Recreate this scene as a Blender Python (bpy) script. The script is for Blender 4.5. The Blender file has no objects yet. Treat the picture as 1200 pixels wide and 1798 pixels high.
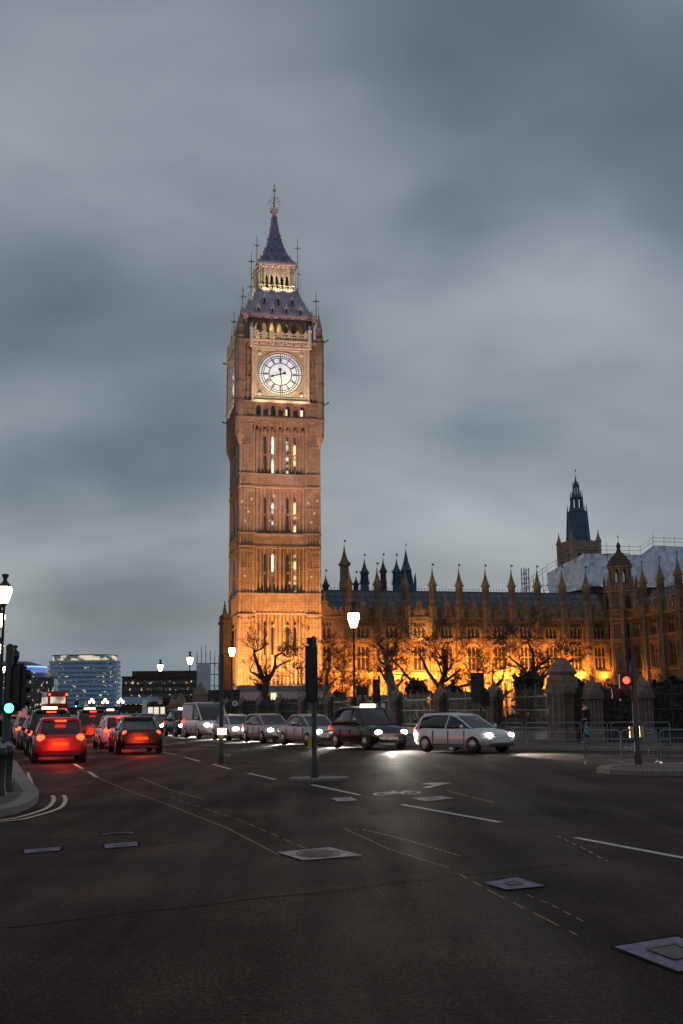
import bpy, bmesh, math, random
from mathutils import Matrix, Vector
R=math.radians; PI=math.pi; rnd=random.Random(7)
C=bpy.context.scene.collection
S=bpy.context.scene
# ------------------------------------------------------------------ camera
cam_d=bpy.data.cameras.new('camera'); cam=bpy.data.objects.new('camera',cam_d); C.objects.link(cam)
PITCH=math.atan(346/1950); ROLL=R(0.55)
cam.matrix_world=Matrix.Translation((0,0,1.7)) @ Matrix.Rotation(PI/2+PITCH,4,'X') @ Matrix.Rotation(-ROLL,4,'Z')
cam_d.sensor_fit='VERTICAL'; cam_d.sensor_height=36; cam_d.sensor_width=24; cam_d.lens=36*1950/1798
cam_d.clip_start=0.1; cam_d.clip_end=6000
S.camera=cam
S.view_settings.view_transform='Standard'; S.view_settings.look='None'; S.view_settings.exposure=0.0; S.view_settings.gamma=1
# ------------------------------------------------------------------ node helpers
def N(nt,t,**kw):
    n=nt.nodes.new(t)
    for k,v in kw.items():
        if k in ('inp',):
            for i,x in v.items(): n.inputs[i].default_value=x
        else: setattr(n,k,v)
    return n
def ramp(nt,stops):
    n=nt.nodes.new('ShaderNodeValToRGB'); e=n.color_ramp.elements
    while len(e)<len(stops): e.new(0.5)
    for i,(p,c) in enumerate(stops): e[i].position=p; e[i].color=(*c,1) if len(c)==3 else c
    return n
# ------------------------------------------------------------------ sky (overcast dusk)
w=bpy.data.worlds.new('World'); S.world=w; w.use_nodes=True; nt=w.node_tree; nt.nodes.clear(); L=nt.links.new
SUN_EL=4; SUN_AZ=250
out=N(nt,'ShaderNodeOutputWorld'); bg=N(nt,'ShaderNodeBackground'); L(bg.outputs[0],out.inputs[0])
tc=N(nt,'ShaderNodeTexCoord')
sep=N(nt,'ShaderNodeSeparateXYZ'); L(tc.outputs['Generated'],sep.inputs[0])
zz=N(nt,'ShaderNodeMath',operation='MAXIMUM',inp={1:0.0}); L(sep.outputs[2],zz.inputs[0])
za=N(nt,'ShaderNodeMath',operation='ADD',inp={1:0.55}); L(zz.outputs[0],za.inputs[0])
dx=N(nt,'ShaderNodeMath',operation='DIVIDE'); L(sep.outputs[0],dx.inputs[0]); L(za.outputs[0],dx.inputs[1])
dy=N(nt,'ShaderNodeMath',operation='DIVIDE'); L(sep.outputs[1],dy.inputs[0]); L(za.outputs[0],dy.inputs[1])
cv=N(nt,'ShaderNodeCombineXYZ'); L(dx.outputs[0],cv.inputs[0]); L(dy.outputs[0],cv.inputs[1])
mp=N(nt,'ShaderNodeMapping'); mp.inputs['Location'].default_value=(1.3,0.4,2.1); mp.inputs['Rotation'].default_value=(0,0,R(-10)); mp.inputs['Scale'].default_value=(1.5,2.7,1); L(cv.outputs[0],mp.inputs[0])
n1=N(nt,'ShaderNodeTexNoise',inp={'Scale':1.6,'Detail':3.5,'Roughness':0.42,'Distortion':0.25}); L(mp.outputs[0],n1.inputs['Vector'])
n2=N(nt,'ShaderNodeTexNoise',inp={'Scale':5.0,'Detail':3.0,'Roughness':0.5,'Distortion':0.5}); L(mp.outputs[0],n2.inputs['Vector'])
mx=N(nt,'ShaderNodeMix',data_type='FLOAT',inp={0:0.12}); L(n1.outputs[0],mx.inputs[2]); L(n2.outputs[0],mx.inputs[3])
nd=N(nt,'ShaderNodeTexNoise',inp={'Scale':3.2,'Detail':3.0,'Roughness':0.5}); L(tc.outputs['Generated'],nd.inputs['Vector'])
ns=N(nt,'ShaderNodeVectorMath',operation='SUBTRACT'); ns.inputs[1].default_value=(0.5,0.5,0.5); L(nd.outputs['Color'],ns.inputs[0])
nm=N(nt,'ShaderNodeVectorMath',operation='MULTIPLY'); nm.inputs[1].default_value=(0.40,0.3,0.16); L(ns.outputs[0],nm.inputs[0])
na=N(nt,'ShaderNodeVectorMath',operation='ADD'); L(tc.outputs['Generated'],na.inputs[0]); L(nm.outputs[0],na.inputs[1])
sq=N(nt,'ShaderNodeVectorMath',operation='MULTIPLY'); sq.inputs[1].default_value=(1,0.3,1.5); L(na.outputs[0],sq.inputs[0])
def bank(d,outer,amt,prev):          # one broad darker / lighter cloud bank round a sky direction
    v=N(nt,'ShaderNodeVectorMath',operation='DISTANCE'); v.inputs[1].default_value=(d[0],d[1]*0.3,d[2]*1.5); L(sq.outputs[0],v.inputs[0])
    m=N(nt,'ShaderNodeMapRange',interpolation_type='SMOOTHSTEP',inp={1:0.0,2:outer,3:amt,4:0.0}); L(v.outputs[1],m.inputs[0])
    a=N(nt,'ShaderNodeMath',operation='ADD'); L(prev,a.inputs[0]); L(m.outputs[0],a.inputs[1]); return a.outputs[0]
cmr=N(nt,'ShaderNodeMapRange',inp={1:0.0,2:1.0,3:0.14,4:0.88}); L(mx.outputs[0],cmr.inputs[0]); cl=cmr.outputs[0]
for d,o,amt in [((0.23,0.854,0.466),0.26,-0.14),((0.29,0.883,0.377),0.16,-0.07),((-0.21,0.951,0.226),0.13,-0.13),((-0.279,0.899,0.339),0.14,-0.10),((-0.017,0.896,0.444),0.20,0.06),((0.11,0.921,0.375),0.20,0.10),((-0.164,0.862,0.48),0.20,0.05),((-0.249,0.958,0.142),0.12,0.08),((0.16,0.942,0.29),0.12,-0.06),((0.025,0.987,0.159),0.12,0.05),((0.08,0.835,0.55),0.34,-0.11),((0.201,0.95,0.237),0.12,-0.05),((-0.2,0.975,0.09),0.10,-0.08)]:
    cl=bank(d,o,amt,cl)
cr=ramp(nt,[(0.22,(0.080,0.099,0.128)),(0.39,(0.158,0.186,0.220)),(0.53,(0.262,0.293,0.326)),(0.69,(0.375,0.405,0.437))]); L(cl,cr.inputs[0])
hz=N(nt,'ShaderNodeMapRange',inp={1:0.0,2:0.085,3:0.85,4:0.0},interpolation_type='SMOOTHSTEP'); L(sep.outputs[2],hz.inputs[0])
hm=N(nt,'ShaderNodeMix',data_type='RGBA'); hm.inputs[7].default_value=(0.125,0.20,0.295,1); L(hz.outputs[0],hm.inputs[0]); L(cr.outputs[0],hm.inputs[6])
sky=N(nt,'ShaderNodeTexSky',sky_type='NISHITA',sun_disc=False); sky.sun_elevation=R(SUN_EL); sky.sun_rotation=R(SUN_AZ)
sm=N(nt,'ShaderNodeMix',data_type='RGBA',blend_type='ADD',inp={0:0.02}); L(hm.outputs[2],sm.inputs[6]); L(sky.outputs[0],sm.inputs[7])
L(sm.outputs[2],bg.inputs[0]); bg.inputs[1].default_value=1.0
sun_d=bpy.data.lights.new('sun','SUN'); sun=bpy.data.objects.new('sun',sun_d); C.objects.link(sun)
sun_d.energy=0.05; sun_d.angle=R(60); sun_d.color=(0.85,0.92,1.0); sun.rotation_euler=(R(90-35),0,R(SUN_AZ-180))
# ------------------------------------------------------------------ materials
def new_mat(name):
    m=bpy.data.materials.new(name); m.use_nodes=True; nt=m.node_tree; nt.nodes.clear()
    o=N(nt,'ShaderNodeOutputMaterial'); b=N(nt,'ShaderNodeBsdfPrincipled'); nt.links.new(b.outputs[0],o.inputs[0]); return m,nt,b
def flat(name,col,rough=0.6,metal=0.0,var=0.25,scale=3.0,bump=0.0,spec=0.5):
    m,nt,b=new_mat(name); L=nt.links.new
    t=N(nt,'ShaderNodeTexCoord'); n=N(nt,'ShaderNodeTexNoise',inp={'Scale':scale,'Detail':5.0,'Roughness':0.6}); L(t.outputs['Object'],n.inputs['Vector'])
    lo=tuple(c*(1-var) for c in col); hi=tuple(min(1,c*(1+var)) for c in col)
    r=ramp(nt,[(0.3,lo),(0.7,hi)]); L(n.outputs[0],r.inputs[0]); L(r.outputs[0],b.inputs['Base Color'])
    b.inputs['Roughness'].default_value=rough; b.inputs['Metallic'].default_value=metal; b.inputs['Specular IOR Level'].default_value=spec
    if bump:
        u=N(nt,'ShaderNodeBump',inp={'Strength':bump,'Distance':0.05}); L(n.outputs[0],u.inputs['Height']); L(u.outputs[0],b.inputs['Normal'])
    return m
def stone(name,c1,c2,bw=0.9,bh=0.45,bump=0.5):
    m,nt,b=new_mat(name); L=nt.links.new
    t=N(nt,'ShaderNodeTexCoord'); s=N(nt,'ShaderNodeSeparateXYZ'); L(t.outputs['Object'],s.inputs[0])
    a=N(nt,'ShaderNodeMath',operation='ADD'); L(s.outputs[0],a.inputs[0]); L(s.outputs[1],a.inputs[1])
    cv=N(nt,'ShaderNodeCombineXYZ'); L(a.outputs[0],cv.inputs[0]); L(s.outputs[2],cv.inputs[1])
    br=N(nt,'ShaderNodeTexBrick',inp={'Scale':1.0,'Mortar Size':0.012,'Brick Width':bw,'Row Height':bh,'Bias':-0.2}); L(cv.outputs[0],br.inputs['Vector'])
    br.inputs['Color1'].default_value=(*c1,1); br.inputs['Color2'].default_value=(*c2,1); br.inputs['Mortar'].default_value=(*[x*0.45 for x in c1],1)
    n=N(nt,'ShaderNodeTexNoise',inp={'Scale':0.7,'Detail':8.0,'Roughness':0.65}); L(t.outputs['Object'],n.inputs['Vector'])
    r=ramp(nt,[(0.3,(0.55,0.52,0.5)),(0.62,(1.0,1.0,1.0))]); L(n.outputs[0],r.inputs[0])
    mm=N(nt,'ShaderNodeMix',data_type='RGBA',blend_type='MULTIPLY',inp={0:0.8}); L(br.outputs[0],mm.inputs[6]); L(r.outputs[0],mm.inputs[7]); L(mm.outputs[2],b.inputs['Base Color'])
    n2=N(nt,'ShaderNodeTexNoise',inp={'Scale':5.0,'Detail':6.0,'Roughness':0.7}); L(t.outputs['Object'],n2.inputs['Vector'])
    u=N(nt,'ShaderNodeBump',inp={'Strength':bump,'Distance':0.12}); L(n2.outputs[0],u.inputs['Height']); L(u.outputs[0],b.inputs['Normal'])
    b.inputs['Roughness'].default_value=0.9; b.inputs['Specular IOR Level'].default_value=0.2
    return m
def slate(name,c1,c2,bw,bh,rough=0.5):
    m=stone(name,c1,c2,bw,bh,0.25); m.node_tree.nodes['Principled BSDF'].inputs['Roughness'].default_value=rough; m.node_tree.nodes['Principled BSDF'].inputs['Specular IOR Level'].default_value=0.5; return m
def glow(name,col,strength,base=(0.8,0.8,0.8)):
    m,nt,b=new_mat(name); b.inputs['Base Color'].default_value=(*base,1); b.inputs['Emission Color'].default_value=(*col,1); b.inputs['Emission Strength'].default_value=strength; return m
def glow_patchy(name,c_lo,c_hi,strength,scale=(1,1,1),lo=0.45,hi=0.6,base=(0.02,0.02,0.025),loc=(0,0,0),detail=2.0):
    m,nt,b=new_mat(name); L=nt.links.new
    t=N(nt,'ShaderNodeTexCoord'); mp=N(nt,'ShaderNodeMapping'); mp.inputs['Scale'].default_value=scale; mp.inputs['Location'].default_value=loc; L(t.outputs['Object'],mp.inputs[0])
    n=N(nt,'ShaderNodeTexNoise',inp={'Scale':1.0,'Detail':detail}); L(mp.outputs[0],n.inputs['Vector'])
    r=ramp(nt,[(lo,c_lo),(hi,c_hi)]); L(n.outputs[0],r.inputs[0]); L(r.outputs[0],b.inputs['Emission Color']); b.inputs['Emission Strength'].default_value=strength
    b.inputs['Base Color'].default_value=(*base,1); b.inputs['Roughness'].default_value=0.15; return m
def asphalt(name,col,warm):
    m,nt,b=new_mat(name); L=nt.links.new
    t=N(nt,'ShaderNodeTexCoord')
    n=N(nt,'ShaderNodeTexNoise',inp={'Scale':0.35,'Detail':6.0,'Roughness':0.6}); L(t.outputs['Object'],n.inputs['Vector'])
    r=ramp(nt,[(0.3,tuple(c*0.5 for c in col)),(0.5,col),(0.72,warm)]); L(n.outputs[0],r.inputs[0])
    v=N(nt,'ShaderNodeTexVoronoi',inp={'Scale':42.0}); L(t.outputs['Object'],v.inputs['Vector'])
    vr=ramp(nt,[(0.0,(2.6,2.5,2.4)),(0.25,(1.0,1.0,1.0)),(0.7,(0.4,0.4,0.4))]); L(v.outputs['Distance'],vr.inputs[0])
    v2=N(nt,'ShaderNodeTexNoise',inp={'Scale':24.0,'Detail':4.0,'Roughness':0.75}); L(t.outputs['Object'],v2.inputs['Vector'])
    v2r=ramp(nt,[(0.32,(0.45,0.45,0.45)),(0.68,(1.6,1.6,1.6))]); L(v2.outputs[0],v2r.inputs[0])
    m1=N(nt,'ShaderNodeMix',data_type='RGBA',blend_type='MULTIPLY',inp={0:0.8}); L(r.outputs[0],m1.inputs[6]); L(vr.outputs[0],m1.inputs[7])
    m2=N(nt,'ShaderNodeMix',data_type='RGBA',blend_type='MULTIPLY',inp={0:0.9}); L(m1.outputs[2],m2.inputs[6]); L(v2r.outputs[0],m2.inputs[7])
    # oil-darkened and tyre-polished lanes: long soft streaks along the traffic
    mo=N(nt,'ShaderNodeMapping'); mo.inputs['Rotation'].default_value=(0,0,R(20)); mo.inputs['Scale'].default_value=(0.9,0.07,1); L(t.outputs['Object'],mo.inputs[0])
    no=N(nt,'ShaderNodeTexNoise',inp={'Scale':1.0,'Detail':6.0,'Roughness':0.62}); L(mo.outputs[0],no.inputs['Vector'])
    ro=ramp(nt,[(0.36,(0.55,0.55,0.57)),(0.5,(1.0,1.0,1.0)),(0.66,(1.35,1.30,1.26))]); L(no.outputs[0],ro.inputs[0])
    sp_=N(nt,'ShaderNodeTexNoise',inp={'Scale':1.7,'Detail':5.0,'Roughness':0.7}); L(t.outputs['Object'],sp_.inputs['Vector'])
    rs_=ramp(nt,[(0.30,(0.5,0.5,0.5)),(0.42,(1.0,1.0,1.0))]); L(sp_.outputs[0],rs_.inputs[0])
    m3=N(nt,'ShaderNodeMix',data_type='RGBA',blend_type='MULTIPLY',inp={0:1.0}); L(m2.outputs[2],m3.inputs[6]); L(ro.outputs[0],m3.inputs[7])
    m4=N(nt,'ShaderNodeMix',data_type='RGBA',blend_type='MULTIPLY',inp={0:0.8}); L(m3.outputs[2],m4.inputs[6]); L(rs_.outputs[0],m4.inputs[7]); L(m4.outputs[2],b.inputs['Base Color'])
    mp=N(nt,'ShaderNodeMapping'); mp.inputs['Rotation'].default_value=(0,0,R(18)); mp.inputs['Scale'].default_value=(1.1,0.12,1); L(t.outputs['Object'],mp.inputs[0])
    n3=N(nt,'ShaderNodeTexNoise',inp={'Scale':1.0,'Detail':3.0}); L(mp.outputs[0],n3.inputs['Vector'])
    rr=N(nt,'ShaderNodeMapRange',inp={1:0.35,2:0.65,3:0.62,4:0.85}); L(n3.outputs[0],rr.inputs[0]); L(rr.outputs[0],b.inputs['Roughness'])
    ad=N(nt,'ShaderNodeMath',operation='ADD'); L(v.outputs['Distance'],ad.inputs[0]); L(v2.outputs[0],ad.inputs[1])
    u=N(nt,'ShaderNodeBump',inp={'Strength':0.55,'Distance':0.012}); L(ad.outputs[0],u.inputs['Height']); L(u.outputs[0],b.inputs['Normal'])
    b.inputs['Specular IOR Level'].default_value=0.06
    return m
M={}
M['tower']=stone('tower_limestone',(0.36,0.26,0.20),(0.29,0.205,0.155),0.9,0.42)
M['pale']=flat('new_limestone',(0.62,0.52,0.42),0.9,var=0.1,scale=2)
M['cream']=stone('lantern_stone',(0.62,0.52,0.38),(0.54,0.44,0.31),0.7,0.4,0.3)
M['gilt']=flat('gilded_stone',(0.50,0.39,0.26),0.45,var=0.3,scale=2.5,bump=0.4)
M['pink']=flat('painted_ironwork',(0.5,0.36,0.36),0.5,var=0.2,scale=4)
M['roof']=slate('cast_iron_tiles',(0.42,0.38,0.52),(0.31,0.285,0.42),0.55,0.5,0.45)
M['spire']=slate('spire_tiles',(0.17,0.18,0.33),(0.11,0.13,0.26),0.5,0.45,0.4)
M['palace']=stone('palace_limestone',(0.30,0.205,0.125),(0.23,0.15,0.09),0.8,0.4)
M['palroof']=slate('palace_roof_plates',(0.075,0.085,0.125),(0.055,0.065,0.10),1.3,1.7,0.5)
M['bluelead']=flat('weathered_lead',(0.03,0.075,0.12),0.6,var=0.35,scale=0.8,bump=0.3)
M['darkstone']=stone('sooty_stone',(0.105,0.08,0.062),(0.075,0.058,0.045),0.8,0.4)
M['pinkstone']=stone('clean_stone',(0.36,0.26,0.22),(0.29,0.21,0.18),0.9,0.45)
M['pier']=stone('pier_limestone',(0.25,0.195,0.175),(0.185,0.145,0.13),0.6,0.35,0.7)
M['iron']=flat('black_ironwork',(0.012,0.012,0.013),0.5,var=0.3,scale=6)
M['black']=flat('matt_black_plastic',(0.008,0.008,0.009),0.6,var=0.2,scale=5)
M['glass']=flat('dark_glass',(0.02,0.02,0.024),0.12,var=0.4,scale=1.2)
M['leadglass']=flat('leaded_window_glass',(0.03,0.025,0.024),0.25,var=0.5,scale=3)
M['tyre']=flat('tyre_rubber',(0.015,0.015,0.015),0.85)
M['alloy']=flat('alloy_wheel',(0.35,0.35,0.36),0.35,0.8,0.1)
M['galv']=flat('galvanised_steel',(0.17,0.19,0.22),0.42,0.5,0.25,4)
M['bark']=flat('tree_bark',(0.055,0.042,0.032),0.95,var=0.5,scale=3,bump=0.8)
M['barkpale']=flat('pale_plane_bark',(0.16,0.14,0.125),0.9,var=0.5,scale=2.5,bump=0.6)
M['leaf']=flat('sparse_leaves',(0.045,0.05,0.02),0.8,var=0.5,scale=2)
M['bush']=flat('shrub_leaves',(0.022,0.03,0.014),0.9,var=0.5,scale=2)
M['road']=asphalt('asphalt',(0.054,0.034,0.029),(0.098,0.060,0.048))
M['ground']=flat('dusty_ground',(0.06,0.055,0.05),0.95,var=0.3,scale=0.5)
M['pave']=stone('paving_flags',(0.13,0.108,0.10),(0.10,0.084,0.079),0.9,0.6,0.2)
M['kerb']=flat('granite_kerb',(0.175,0.145,0.145),0.8,var=0.25,scale=9,bump=0.3)
M['line']=flat('worn_road_paint',(0.52,0.46,0.43),0.75,var=0.4,scale=14)
M['yline']=flat('double_line_paint',(0.55,0.44,0.33),0.75,var=0.35,scale=14)
M['trailline']=flat('light_trail_gold',(0.36,0.24,0.12),0.8,var=0.5,scale=20); M['patch']=asphalt('asphalt_patch',(0.036,0.026,0.024),(0.048,0.035,0.031)); M['seam']=flat('bitumen_seam',(0.012,0.010,0.010),0.8,spec=0.05)  # first entry: gold colour of the painted light-trail streaks
M['cover']=flat('concrete_cover',(0.36,0.28,0.265),0.75,var=0.6,scale=9,bump=0.3)
M['coverlilac']=flat('lilac_cover',(0.15,0.11,0.185),0.7,var=0.5,scale=9,bump=0.3)
M['coverdark']=flat('steel_cover_plate',(0.055,0.05,0.058),0.5,0.3,0.3,8)
M['sheet']=flat('white_scaffold_sheeting',(0.60,0.66,0.80),0.6,var=0.16,scale=0.35,bump=0.0)
M['pole']=flat('scaffold_tube',(0.20,0.23,0.27),0.5,0.4,0.2)
M['bluepole']=flat('blue_lattice_paint',(0.04,0.11,0.20),0.5,var=0.2)
M['white']=flat('white_plate',(0.62,0.62,0.68),0.6,var=0.08)
M['yellow']=flat('yellow_push_button_box',(0.45,0.27,0.04),0.5,var=0.15)
M['hotelband']=flat('hotel_white_bands',(0.24,0.43,0.62),0.45,var=0.1,scale=0.2)
M['darkbrick']=flat('dark_brick',(0.055,0.035,0.03),0.9,var=0.3,scale=0.4)
M['lampglass']=glow('lit_lamp_glass',(1.0,0.76,0.36),16)
M['globe']=glow('lit_globe',(1.0,0.70,0.32),14)
M['head']=glow('headlamp_lit',(1.0,0.93,0.80),70)
M['tail']=glow('tail_lamp_lit',(1.0,0.024,0.008),13,(0.4,0.01,0.01))
M['plate_y']=flat('rear_plate_yellow',(0.6,0.42,0.05),0.5,var=0.05)
M['plate_w']=flat('front_plate_white',(0.6,0.6,0.58),0.5,var=0.05)
M['red_sig']=glow('red_signal_lit',(1.0,0.035,0.015),6,(0.3,0.02,0.01))
M['green_sig']=glow('green_signal_lit',(0.05,1.0,0.62),9,(0.02,0.3,0.2))
M['amber']=glow('amber_lamp_lit',(1.0,0.62,0.25),8)
M['dial']=None
M['gold_in']=glow_patchy('belfry_inner_glow',(0.02,0.012,0.005),(1.0,0.62,0.22),1.1,(0.45,0.45,0.45),0.42,0.62,loc=(1.5,0,0))
M['slit_white']=glow_patchy('slit_lit_white',(0.03,0.02,0.015),(1.0,0.92,0.80),1.9,(0.1,0.1,0.55),0.47,0.60,loc=(3.1,0,0.4))
M['slit_warm']=glow_patchy('slit_lit_warm',(0.03,0.02,0.012),(1.0,0.72,0.34),1.6,(0.1,0.1,0.55),0.47,0.60,loc=(0.7,0,2.2))
M['slit_dim']=glow_patchy('slit_half_lit',(0.02,0.015,0.012),(0.9,0.8,0.66),1.3,(0.1,0.1,0.5),0.5,0.6,loc=(7.7,0,1.2))
M['hotelwin']=glow_patchy('hotel_window_row',(0.018,0.035,0.06),(0.95,0.78,0.5),0.8,(0.45,0.45,0.9),0.63,0.70,base=(0.02,0.03,0.045),detail=1.0)
M['hoteltop']=glow_patchy('hotel_top_floor',(0.05,0.07,0.09),(1.0,0.82,0.55),0.75,(0.16,0.16,0.2),0.45,0.55,base=(0.03,0.05,0.07))
M['blueglow']=glow('blue_roof_light',(0.02,0.10,0.8),0.55)
M['blueline']=glow('blue_white_light_line',(0.25,0.45,1.0),1.8)
M['blockwin']=glow_patchy('office_windows',(0.006,0.008,0.011),(1.0,0.72,0.36),1.0,(0.8,0.8,0.6),0.58,0.68,base=(0.012,0.015,0.02),detail=3.0,loc=(2,0,0))
# ------------------------------------------------------------------ mesh builder
class MB:
    def __init__(s): s.v=[]; s.f=[]; s.mi=[]; s.T=Matrix(); s.m=0; s.sm=[]
    def add(s,vs,fs,smooth=False):
        o=len(s.v); T=s.T
        s.v+= [tuple(T@Vector(p)) for p in vs]
        for f in fs: s.f.append([i+o for i in f]); s.mi.append(s.m); s.sm.append(smooth)
    def box(s,x0,x1,y0,y1,z0,z1):
        s.add([(x0,y0,z0),(x1,y0,z0),(x1,y1,z0),(x0,y1,z0),(x0,y0,z1),(x1,y0,z1),(x1,y1,z1),(x0,y1,z1)],
              [(0,3,2,1),(4,5,6,7),(0,1,5,4),(1,2,6,5),(2,3,7,6),(3,0,4,7)])
    def taper(s,x0,x1,y0,y1,z0,z1,kx=0.5,ky=0.5):       # box narrowing upward
        cx,cy=(x0+x1)/2,(y0+y1)/2; hx,hy=(x1-x0)/2*kx,(y1-y0)/2*ky
        s.add([(x0,y0,z0),(x1,y0,z0),(x1,y1,z0),(x0,y1,z0),(cx-hx,cy-hy,z1),(cx+hx,cy-hy,z1),(cx+hx,cy+hy,z1),(cx-hx,cy+hy,z1)],
              [(0,3,2,1),(4,5,6,7),(0,1,5,4),(1,2,6,5),(2,3,7,6),(3,0,4,7)])
    def fru(s,n,r0,r1,z0,z1,cx=0,cy=0,rot=None,caps=True,smooth=False):
        rot=PI/n if rot is None else rot
        vs=[(cx+r*math.cos(rot+2*PI*i/n),cy+r*math.sin(rot+2*PI*i/n),z) for r,z in ((r0,z0),(r1,z1)) for i in range(n)]
        fs=[(i,(i+1)%n,n+(i+1)%n,n+i) for i in range(n)]
        s.add(vs,fs,smooth)
        if caps: s.add(vs,[tuple(range(n))[::-1],tuple(range(n,2*n))])
    def lathe(s,prof,n=10,cx=0,cy=0,rot=None,smooth=True):
        rot=PI/n if rot is None else rot
        vs=[(cx+r*math.cos(rot+2*PI*i/n),cy+r*math.sin(rot+2*PI*i/n),z) for r,z in prof for i in range(n)]
        fs=[(k*n+i,k*n+(i+1)%n,(k+1)*n+(i+1)%n,(k+1)*n+i) for k in range(len(prof)-1) for i in range(n)]
        s.add(vs,fs,smooth); s.add(vs,[tuple(range(n))[::-1],tuple(range((len(prof)-1)*n,len(prof)*n))])
    def tube(s,pts,rad,n=5,smooth=True):
        pts=[Vector(p) for p in pts]; rad=rad if hasattr(rad,'__len__') else [rad]*len(pts)
        vs=[];up=Vector((0.3,0.2,0.93))
        for i,p in enumerate(pts):
            d=(pts[min(i+1,len(pts)-1)]-pts[max(i-1,0)])
            d=d.normalized() if d.length>1e-6 else Vector((0,0,1))
            a=d.cross(up); a=a.normalized() if a.length>1e-3 else d.cross(Vector((1,0,0))).normalized()
            b=d.cross(a)
            for k in range(n): t=2*PI*k/n; vs.append(p+(a*math.cos(t)+b*math.sin(t))*rad[i])
        fs=[(k*n+i,k*n+(i+1)%n,(k+1)*n+(i+1)%n,(k+1)*n+i) for k in range(len(pts)-1) for i in range(n)]
        s.add(vs,fs,smooth); s.add(vs,[tuple(range(n))[::-1],tuple(range((len(pts)-1)*n,len(pts)*n))])
    def ball(s,c,r,n=8,sq=(1,1,1)):
        m=max(4,n//2+1); c=Vector(c)
        vs=[c+Vector((sq[0]*r*math.sin(PI*j/m)*math.cos(2*PI*i/n),sq[1]*r*math.sin(PI*j/m)*math.sin(2*PI*i/n),sq[2]*r*math.cos(PI*j/m))) for j in range(m+1) for i in range(n)]
        s.add(vs,[(j*n+i,(j+1)*n+i,(j+1)*n+(i+1)%n,j*n+(i+1)%n) for j in range(m) for i in range(n)],True)
    def poly(s,pts,z): s.add([(x,y,z) for x,y in pts],[tuple(range(len(pts)))])
    def prism(s,pts,z0,z1):
        n=len(pts); s.add([(x,y,z0) for x,y in pts]+[(x,y,z1) for x,y in pts],[tuple(range(n))[::-1],tuple(range(n,2*n))]+[(i,(i+1)%n,n+(i+1)%n,n+i) for i in range(n)])
    def slab(s,pts,y0,y1):     # outline in x,z given depth along y
        n=len(pts); s.add([(x,y0,z) for x,z in pts]+[(x,y1,z) for x,z in pts],[tuple(range(n)),tuple(range(n,2*n))[::-1]]+[(i,n+i,n+(i+1)%n,(i+1)%n) for i in range(n)])
    def arch(s,x0,x1,z0,z1,ow,sill,spring,top,y,d,k=4):   # wall piece with a pointed-arch opening, front at y, depth d
        c=(x0+x1)/2; h=ow/2; top=min(top,z1-0.001); cur=[(c-h,spring)]
        for i in range(1,k+1):
            t=i/k; cur.append((c-h*(1-t)**0.75*(1-0.15*t*(1-t)),spring+(top-spring)*math.sin(t*PI/2)**0.85))
        cur=cur+[(2*c-x,z) for x,z in cur[::-1][1:]]; n=len(cur)
        for xa,xb in ((x0,c-h),(c+h,x1)):
            if xb-xa>1e-4: s.add([(xa,y,sill),(xb,y,sill),(xb,y,z1),(xa,y,z1)],[(0,1,2,3)])
        s.add([(x,y,z) for x,z in cur]+[(x,y,z1) for x,z in cur],[(i,i+1,n+i+1,n+i) for i in range(n-1)])
        cc=[(c-h,sill)]+cur+[(c+h,sill)]; m=len(cc)
        s.add([(x,y,z) for x,z in cc]+[(x,y+d,z) for x,z in cc],[(i+1,i,m+i,m+i+1) for i in range(m-1)])
        if sill>z0: s.box(x0,x1,y,y+d,z0,sill)
    def build(s,name,mat,parent=None,loc=None):
        me=bpy.data.meshes.new(name); me.from_pydata([tuple(v) for v in s.v],[],s.f)
        for mm in (mat if isinstance(mat,(list,tuple)) else [mat]): me.materials.append(mm)
        me.polygons.foreach_set('material_index',s.mi); me.polygons.foreach_set('use_smooth',s.sm); me.update()
        o=bpy.data.objects.new(name,me); C.objects.link(o)
        if parent: o.parent=parent
        if loc: o.location=loc
        return o
def tag(o,label,cat,group=None):
    o['label']=label; o['category']=cat
    if group: o['group']=group
    return o
def thing(name,label,cat,loc=(0,0,0),rz=0,group=None):
    o=bpy.data.objects.new(name,None); C.objects.link(o); o.empty_display_size=0.3; o.location=loc; o.rotation_euler=(0,0,rz); return tag(o,label,cat,group)
def structure(o): o['kind']='structure'; return o
KIDS={}
def dup(o,parent=None,loc=None,rz=None,label=None,top=True):
    c=o.copy(); C.objects.link(c)
    if parent: c.parent=parent
    if loc is not None: c.location=loc
    if rz is not None: c.rotation_euler=(0,0,rz)
    if label: c['label']=label
    for ch in [x for x in bpy.data.objects if x.parent==o and x!=c]: dup(ch,c,top=False)
    return c
def lamp(name,kind,loc,energy,col,parent=None,aim=None,size=None,spot=None,blend=0.5):
    d=bpy.data.lights.new(name,kind); d.energy=energy; d.color=col
    o=bpy.data.objects.new(name,d); C.objects.link(o); o.location=loc
    if parent: o.parent=parent
    if kind=='SPOT': d.spot_size=R(spot or 60); d.spot_blend=blend
    if size and kind in('SPOT','POINT'): d.shadow_soft_size=size
    if aim is not None:
        v=Vector(aim)-Vector(loc); o.rotation_euler=v.to_track_quat('-Z','Y').to_euler()
    return o
def rotz(a): return Matrix.Rotation(a,4,'Z')
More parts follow.
